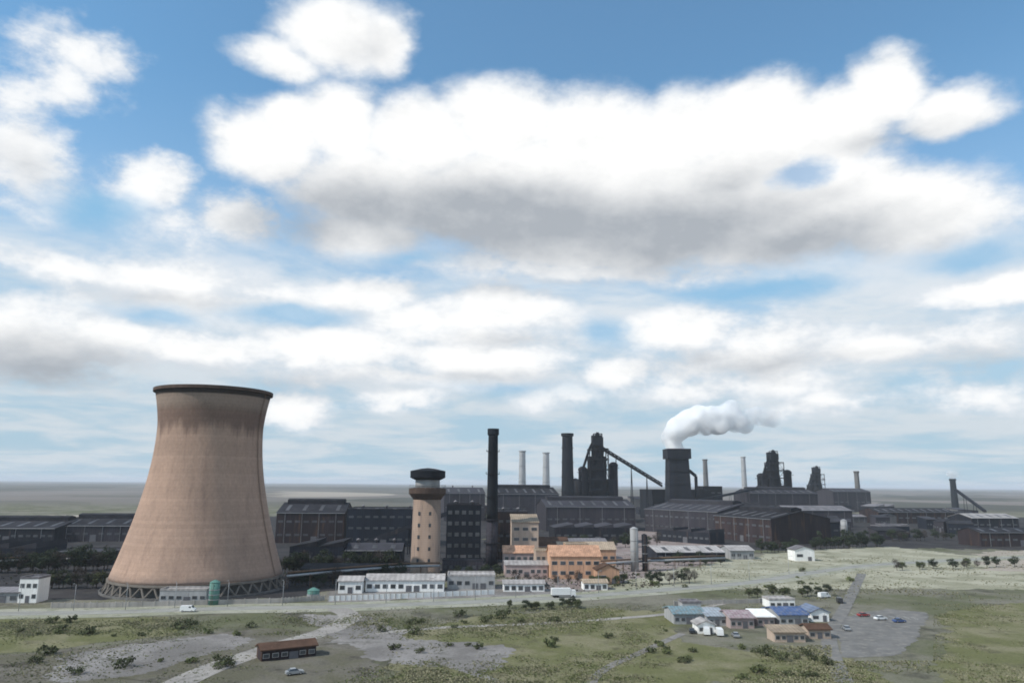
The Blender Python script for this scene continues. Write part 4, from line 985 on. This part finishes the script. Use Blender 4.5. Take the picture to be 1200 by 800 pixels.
def tufts(name, label, quads, n, cols, seed, hmax):
    rnd = random.Random(seed); ml = [MT[c] for c in cols]; vs = []; fs = []; mi = []
    rp = [p.to_2d() for p in road_pts]
    for _ in range(n):
        x0, x1, y0, y1 = rnd.choice(quads); qx, qy = rnd.uniform(x0, x1), rnd.uniform(y0, y1); p = G(qx, qy)
        if (974 < qx < 1094 and 708 < qy < 774) or (780 < qx < 982 and 722 < qy < 756) or (300 < qx < 455 and 748 < qy < 780): continue
        ed = min((qx - x0), (x1 - qx)) / 70; ed2 = min((qy - y0), (y1 - qy)) / 8
        if rnd.random() > min(1, ed) * min(1, ed2): continue
        d = mnoise.noise(Vector((p.x * .03, p.y * .03, seed))) + .6 * mnoise.noise(Vector((p.x * .12, p.y * .12, seed)))
        if d < rnd.uniform(-.25, .35): continue
        if min((q - p.to_2d()).length_squared for q in rp[::2]) < 60: continue
        h = hmax * rnd.uniform(.25, 1) * (1 + .6 * d) * .40; w = h * rnd.uniform(.5, 1.1); m_ = rnd.randrange(len(ml)) if rnd.random() < .4 else int(max(0, min(.99, .5 + d)) * len(ml))
        for k in range(3):
            a = rnd.uniform(0, 3.14); c, s_ = math.cos(a) * w, math.sin(a) * w; b0 = len(vs); t = rnd.uniform(-1, 1) * h
            vs += [(p.x - c * .5, p.y - s_ * .5, 0), (p.x + c * .5, p.y + s_ * .5, 0), (p.x + c * .7 + t, p.y + s_ * .7, h * rnd.uniform(.6, 1)), (p.x + t, p.y + t, h), (p.x - c * .7 + t, p.y - s_ * .7, h * rnd.uniform(.5, .9))]
            fs.append((b0, b0 + 1, b0 + 2, b0 + 3, b0 + 4)); mi.append(m_)
    me = bpy.data.meshes.new(name); me.from_pydata(vs, [], fs)
    for m_ in ml: me.materials.append(m_)
    me.polygons.foreach_set('material_index', mi); me.update()
    o = bpy.data.objects.new(name, me); COL.objects.link(o); tag(o, label, kind='stuff')
tufts('tall_grass', 'rough tall grass and weeds on the foreground slope', [(400, 1280, 716, 812), (400, 1280, 716, 812), (300, 1280, 706, 736)], 120000, ['tuft_a', 'tuft_b', 'tuft_c', 'tuft_b', 'tuft_a', 'tuft_b'], 5, .75)
tufts('tall_grass', 'rough grass left of the dirt track', [(-80, 400, 722, 750), (-80, 480, 740, 812), (-80, 400, 722, 750)], 34000, ['tuft_b', 'tuft_c', 'tuft_a', 'tuft_b'], 6, .7)
tufts('dry_scrub', 'dry scrub on the pale bank at right', [(640, 1280, 644, 706)], 12000, ['tuft_b', 'tuft_b', 'tuft_a', 'tuft_b'], 7, 1.0)
tufts('dry_scrub', 'dark scrub on the cinder yard behind the cooling tower', [(-10, 560, 655, 690), (520, 800, 650, 694)], 7000, ['leafd', 'leafo', 'twig'], 8, 1.5)
# ------------------------------------------------------------------ vehicles
def car(label, p, rz, paint, kind='car', group=None):
    van = kind == 'van'
    Lh, W_, = (2.6, .98) if van else (2.15, .88)
    t = thing('parked_' + kind, label, kind, p, rz, group)
    b = MB()
    if van: prof = [(-2.6, .4), (-2.6, 1.2), (-2.5, 2.15), (1.3, 2.2), (2.0, 1.35), (2.6, 1.1), (2.6, .4)]
    else: prof = [(-2.15, .35), (-2.15, .85), (-1.95, .95), (-1.5, 1.0), (1.0, .98), (1.9, .82), (2.15, .7), (2.15, .35)]
    def ext(bb, pr, w0, w1):
        n = len(pr); zs = [z for _, z in pr]; zm, zM = min(zs), max(zs)
        wv = [w0 + (w1 - w0) * (z - zm) / (zM - zm) for z in zs]
        vs = [(x, -w, z) for (x, z), w in zip(pr, wv)] + [(x, w, z) for (x, z), w in zip(pr, wv)]
        bb.add(vs, [tuple(range(n)), tuple(range(n, 2 * n))[::-1]] + [(i, n + i, n + (i + 1) % n, (i + 1) % n) for i in range(n)])
    ext(b, prof, W_, W_ * (.9 if van else .96)); body = b.build('body', MT[paint], t)
    if not van:
        g = MB(); ext(g, [(-1.6, 1.003), (-1.1, 1.42), (.25, 1.44), (.95, 1.0)], W_ * .93, W_ * .74); g.build('cabin', MT['glass'], t)
        g = MB(); ext(g, [(-1.05, 1.425), (-1.0, 1.47), (.15, 1.49), (.22, 1.445)], W_ * .74, W_ * .72); g.build('roof', MT[paint], t)
    else:
        g = MB(); g.add([(1.36, -.82, 2.13), (1.96, -.86, 1.42), (1.96, .86, 1.42), (1.36, .82, 2.13), (1.39, -.82, 2.16), (2.0, -.86, 1.43), (2.0, .86, 1.43), (1.39, .82, 2.16)], [(4, 5, 6, 7), (0, 1, 5, 4), (2, 3, 7, 6), (0, 4, 7, 3), (1, 2, 6, 5)]); g.build('windscreen', MT['glass'], t)
        for s in (-1, 1):
            g = MB(); g.box(.5, 1.25, s * .925 - .02, s * .925 + .02, 1.45, 1.95); g.build('side_window', MT['glass'], t)
    for x in (-Lh * .62, Lh * .62):
        for s in (-1, 1):
            w = MB(); w.tube((x, s * (W_ - .18), .34), (x, s * (W_ + .03), .34), .34, .34, 14); wo_ = w.build('wheel', MT['rubber'], t)
            w = MB(); w.tube((x, s * (W_ + .03), .34), (x, s * (W_ + .05), .34), .2, .2, 10); w.build('rim', MT['rim'], wo_)
    for s in (-1, 1):
        w = MB(); w.box(Lh - .02, Lh + .03, s * .62 - .16, s * .62 + .16, .62, .76); w.build('headlight', MT['lamp'], t)
    return t
def lorry(label, p, rz):
    t = thing('box_lorry', label, 'lorry', p, rz)
    b = MB(); b.box(-5, 2.9, -1.25, 1.25, 1.05, 3.7); b.build('cargo_box', MT['cwhite'], t)
    b = MB(); b.prism([(-1.2, .6), (1.2, .6), (1.2, 2.9), (-1.2, 2.9)], 3.1, 5.1); b.build('cab', MT['cwhite'], t)
    b = MB(); b.box(-5, 4.9, -.6, .6, .62, 1.04); b.build('chassis', MT['cdark'], t)
    b = MB(); b.box(5.1, 5.14, -1.05, 1.05, 1.75, 2.6); b.build('windscreen', MT['glass'], t)
    for x in (-3.8, -2.6, 4.0):
        for s in (-1, 1):
            w = MB(); w.tube((x, s * .9, .5), (x, s * 1.24, .5), .5, .5, 16); w.build('wheel', MT['rubber'], t)
lorry('long white box lorry on the road below the tan cluster', G(660, 699.5) + Vector((0, 0, .05)), R(8))
for px, py, rz, paint, kind, lab in (
    (637, 688, 10, 'cdark', 'van', 'dark van parked below the pinkish white workshop'),
    (220, 716.5, 4, 'cwhite', 'van', 'white van on the road before the cooling tower'),
    (828, 743, 80, 'cwhite', 'van', 'left white van parked below the teal-roofed workshop'),
    (843, 744, 84, 'cwhite', 'van', 'right white van parked below the teal-roofed workshop'),
    (811, 741, 80, 'cdark', 'car', 'black car beside the white vans'),
    (862, 746, 86, 'cgrey', 'car', 'silver car below the pink-roofed workshop'),
    (966, 700, 20, 'cwhite', 'van', 'white van behind the blue-roofed workshop'),
    (984, 706, 75, 'cdark', 'van', 'dark van on the lane right of the coloured roofs'),
    (992, 738, 80, 'cgrey', 'car', 'silver car on the lane beside the asphalt yard'),
    (1012, 722, 12, 'cred', 'car', 'red car at the corner of the asphalt yard'),
    (1032, 726, 12, 'cwhite', 'car', 'white car next to the red one on the asphalt'),
    (1054, 729, 12, 'cblue', 'car', 'blue car on the asphalt yard beyond the white one'),
    (440, 700, 5, 'cgrey', 'car', 'silver car parked before the long white depot'),
    (487, 698.5, 8, 'cdark', 'car', 'black car parked before the long white depot'),
    (545, 697, 6, 'cwhite', 'car', 'white car parked before the grey flat depot'),
    (566, 696, 6, 'cred', 'car', 'red car parked before the grey flat depot'),
    (345, 790, 30, 'cgrey', 'car', 'silver car near the brown-roofed shed')):
    q = G(px, py); q.z = .07; car(lab, q, R(rz), paint, kind)

bm_ = MB(); lift[0] += .004
for k in range(9):
    a = G(1004 + k * 9, 721 + k * .6); bm_.add([(a.x, a.y, lift[0]), (a.x + .14, a.y, lift[0]), (a.x + .14, a.y + 5, lift[0]), (a.x, a.y + 5, lift[0])], [(0, 1, 2, 3)])
tag(bm_.build('bay_markings', MT['paint']), 'white parking bay lines on the asphalt yard', kind='structure')
# ------------------------------------------------------------------ street lamps, wall, fences
def lamp_proto():
    t = thing('street_lamp', '', 'street lamp')
    b = MB(); b.tube((0, 0, 0), (0, 0, 9), .13, .07, 8); b.build('pole', MT['galv'], t)
    b = MB(); b.tube((0, 0, 8.9), (0, -1.8, 9.5), .05, .04, 6); b.build('arm', MT['galv'], t)
    b = MB(); b.box(-.16, .16, -2.5, -1.7, 9.42, 9.58); b.build('lamp_head', MT['galv'], t)
    return t
lp = lamp_proto(); nL = 0
for i in range(6, len(road_pts) - 20, 5):
    a = road_pts[i]; d = (road_pts[i + 1] - a).normalized(); n_ = Vector((-d.y, d.x, 0)) * 5.2
    loc = (a.x + n_.x, a.y + n_.y, 0); lab = 'thin grey street lamp on the far side of the main road'
    if nL == 0: lp.location = loc; lp['label'] = lab; lp['group'] = 'street lamps along the main road'; lp.rotation_euler = (0, 0, math.atan2(d.y, d.x))
    else: dup(lp, loc, math.atan2(d.y, d.x), lab, 'street lamps along the main road')
    nL += 1
def wall_fence(name, label, pts, h, m, n_panels, cat='wall'):
    q = [G(*p) for p in pts]; o = q[0]; t = thing(name, label, cat, o)
    b = MB(); post = MB()
    for a, c in zip(q, q[1:]):
        d = c - a; nn = Vector((-d.y, d.x, 0)).normalized() * .09; a_, c_ = a - o, c - o; up = Vector((0, 0, h))
        b.add([a_ - nn, c_ - nn, c_ + nn, a_ + nn, a_ - nn + up, c_ - nn + up, c_ + nn + up, a_ + nn + up], [(0, 1, 5, 4), (2, 3, 7, 6), (4, 5, 6, 7), (1, 2, 6, 5), (3, 0, 4, 7)])
    b.build('panel', MT[m], t)
    tot = n_panels
    for i in range(tot + 1):
        f = i / tot * (len(q) - 1); k = min(int(f), len(q) - 2); p = q[k].lerp(q[k + 1], f - k) - o
        s = MB(); s.box(p.x - .16, p.x + .16, p.y - .16, p.y + .16, 0, h + .25); s.build('post', MT['conc'], t)
wall_fence('perimeter_wall', 'white concrete panel wall in front of the white depots', [(385, 704), (470, 701), (580, 696)], 2.0, 'whitew', 26)
wall_fence('perimeter_wall', 'grey concrete panel wall round the cooling tower', [(60, 712), (150, 711), (330, 706), (380, 703)], 1.8, 'conc', 36)
wall_fence('perimeter_wall', 'low grey wall behind the coloured workshop roofs', [(790, 709), (890, 706), (900, 704)], 1.6, 'conc', 14)

# ------------------------------------------------------------------ steam
def steam(label, path, dens, seed, noise_s=.05, thr=(.38, .62)):
    import bmesh
    rnd = random.Random(seed); vs = []
    bm = bmesh.new()
    for (p, r) in path:
        for k in range(4):
            off = Vector((rnd.uniform(-1, 1), rnd.uniform(-1, 1), rnd.uniform(-1, 1))) * r * .55 * (k > 0)
            mt_ = Matrix.Translation(Vector(p) + off) @ Matrix.Scale(r * (1 if k == 0 else rnd.uniform(.55, .8)), 4)
            bmesh.ops.create_icosphere(bm, subdivisions=2, radius=1, matrix=mt_)
    me = bpy.data.meshes.new('steam_plume'); bm.to_mesh(me); bm.free()
    o = bpy.data.objects.new('steam_plume', me); COL.objects.link(o)
    md = o.modifiers.new('r', 'REMESH'); md.mode = 'VOXEL'; md.voxel_size = path[0][1] * .22
    m = bpy.data.materials.new('steam'); m.use_nodes = True; t = m.node_tree; n = t.nodes; n.clear()
    out = n.new('ShaderNodeOutputMaterial'); pv = n.new('ShaderNodeVolumePrincipled'); t.links.new(pv.outputs[0], out.inputs['Volume'])
    pv.inputs['Color'].default_value = (1, 1, 1, 1); pv.inputs['Anisotropy'].default_value = .1
    tc_ = n.new('ShaderNodeTexCoord'); nz = n.new('ShaderNodeTexNoise'); nz.inputs['Scale'].default_value = noise_s; nz.inputs['Detail'].default_value = 5; nz.inputs['Roughness'].default_value = .65
    t.links.new(tc_.outputs['Object'], nz.inputs['Vector'])
    mr = n.new('ShaderNodeMapRange'); mr.inputs[1].default_value = thr[0]; mr.inputs[2].default_value = thr[1]; mr.inputs[4].default_value = dens
    t.links.new(nz.outputs[0], mr.inputs[0]); sx = n.new('ShaderNodeSeparateXYZ'); t.links.new(tc_.outputs['Object'], sx.inputs[0])
    xs = [q[0].x for q in path]; fd = n.new('ShaderNodeMapRange'); fd.inputs[1].default_value = min(xs); fd.inputs[2].default_value = max(xs) + 14; fd.inputs[3].default_value = 1.0; fd.inputs[4].default_value = .04
    t.links.new(sx.outputs[0], fd.inputs[0]); ml = n.new('ShaderNodeMath'); ml.operation = 'MULTIPLY'; t.links.new(mr.outputs[0], ml.inputs[0]); t.links.new(fd.outputs[0], ml.inputs[1])
    t.links.new(ml.outputs[0], pv.inputs['Density'])
    me.materials.append(m)
    tag(o, label, 'steam plume')
    return o
S = lambda px, py, r, Y=1000: (P(px, py, Y), r)
steam('billowing white steam plume drifting right off the quench tower',
      [S(790, 523, 12), S(787, 513, 15), S(795, 502, 18), S(808, 495, 20), S(824, 491, 19), S(840, 494, 19), S(850, 487, 18), S(862, 493, 17), S(873, 498, 13), S(858, 480, 13), S(880, 486, 10), S(892, 488, 14), S(905, 492, 12)], .60, 3, .065, (.37, .66))
steam('small white puff over a short chimney near the right edge', [(P(1116, 558, 1500), 6), (P(1119, 555, 1500), 8), (P(1112, 555, 1500), 6)], .12, 5, .1, (.2, .5))

# ------------------------------------------------------------------ haze (real air round the whole scene)
b = MB(); b.box(-50000, 50000, -4000, 45000, -60, 135)
hm = bpy.data.materials.new('haze'); hm.use_nodes = True; t_ = hm.node_tree; t_.nodes.clear()
ho = t_.nodes.new('ShaderNodeOutputMaterial'); hv = t_.nodes.new('ShaderNodeVolumePrincipled'); t_.links.new(hv.outputs[0], ho.inputs['Volume'])
hv.inputs['Color'].default_value = (.86, .92, 1.0, 1); hv.inputs['Density'].default_value = .00006; hv.inputs['Anisotropy'].default_value = 0
tag(b.build('haze', hm), 'thin pale haze over the plain', kind='stuff')
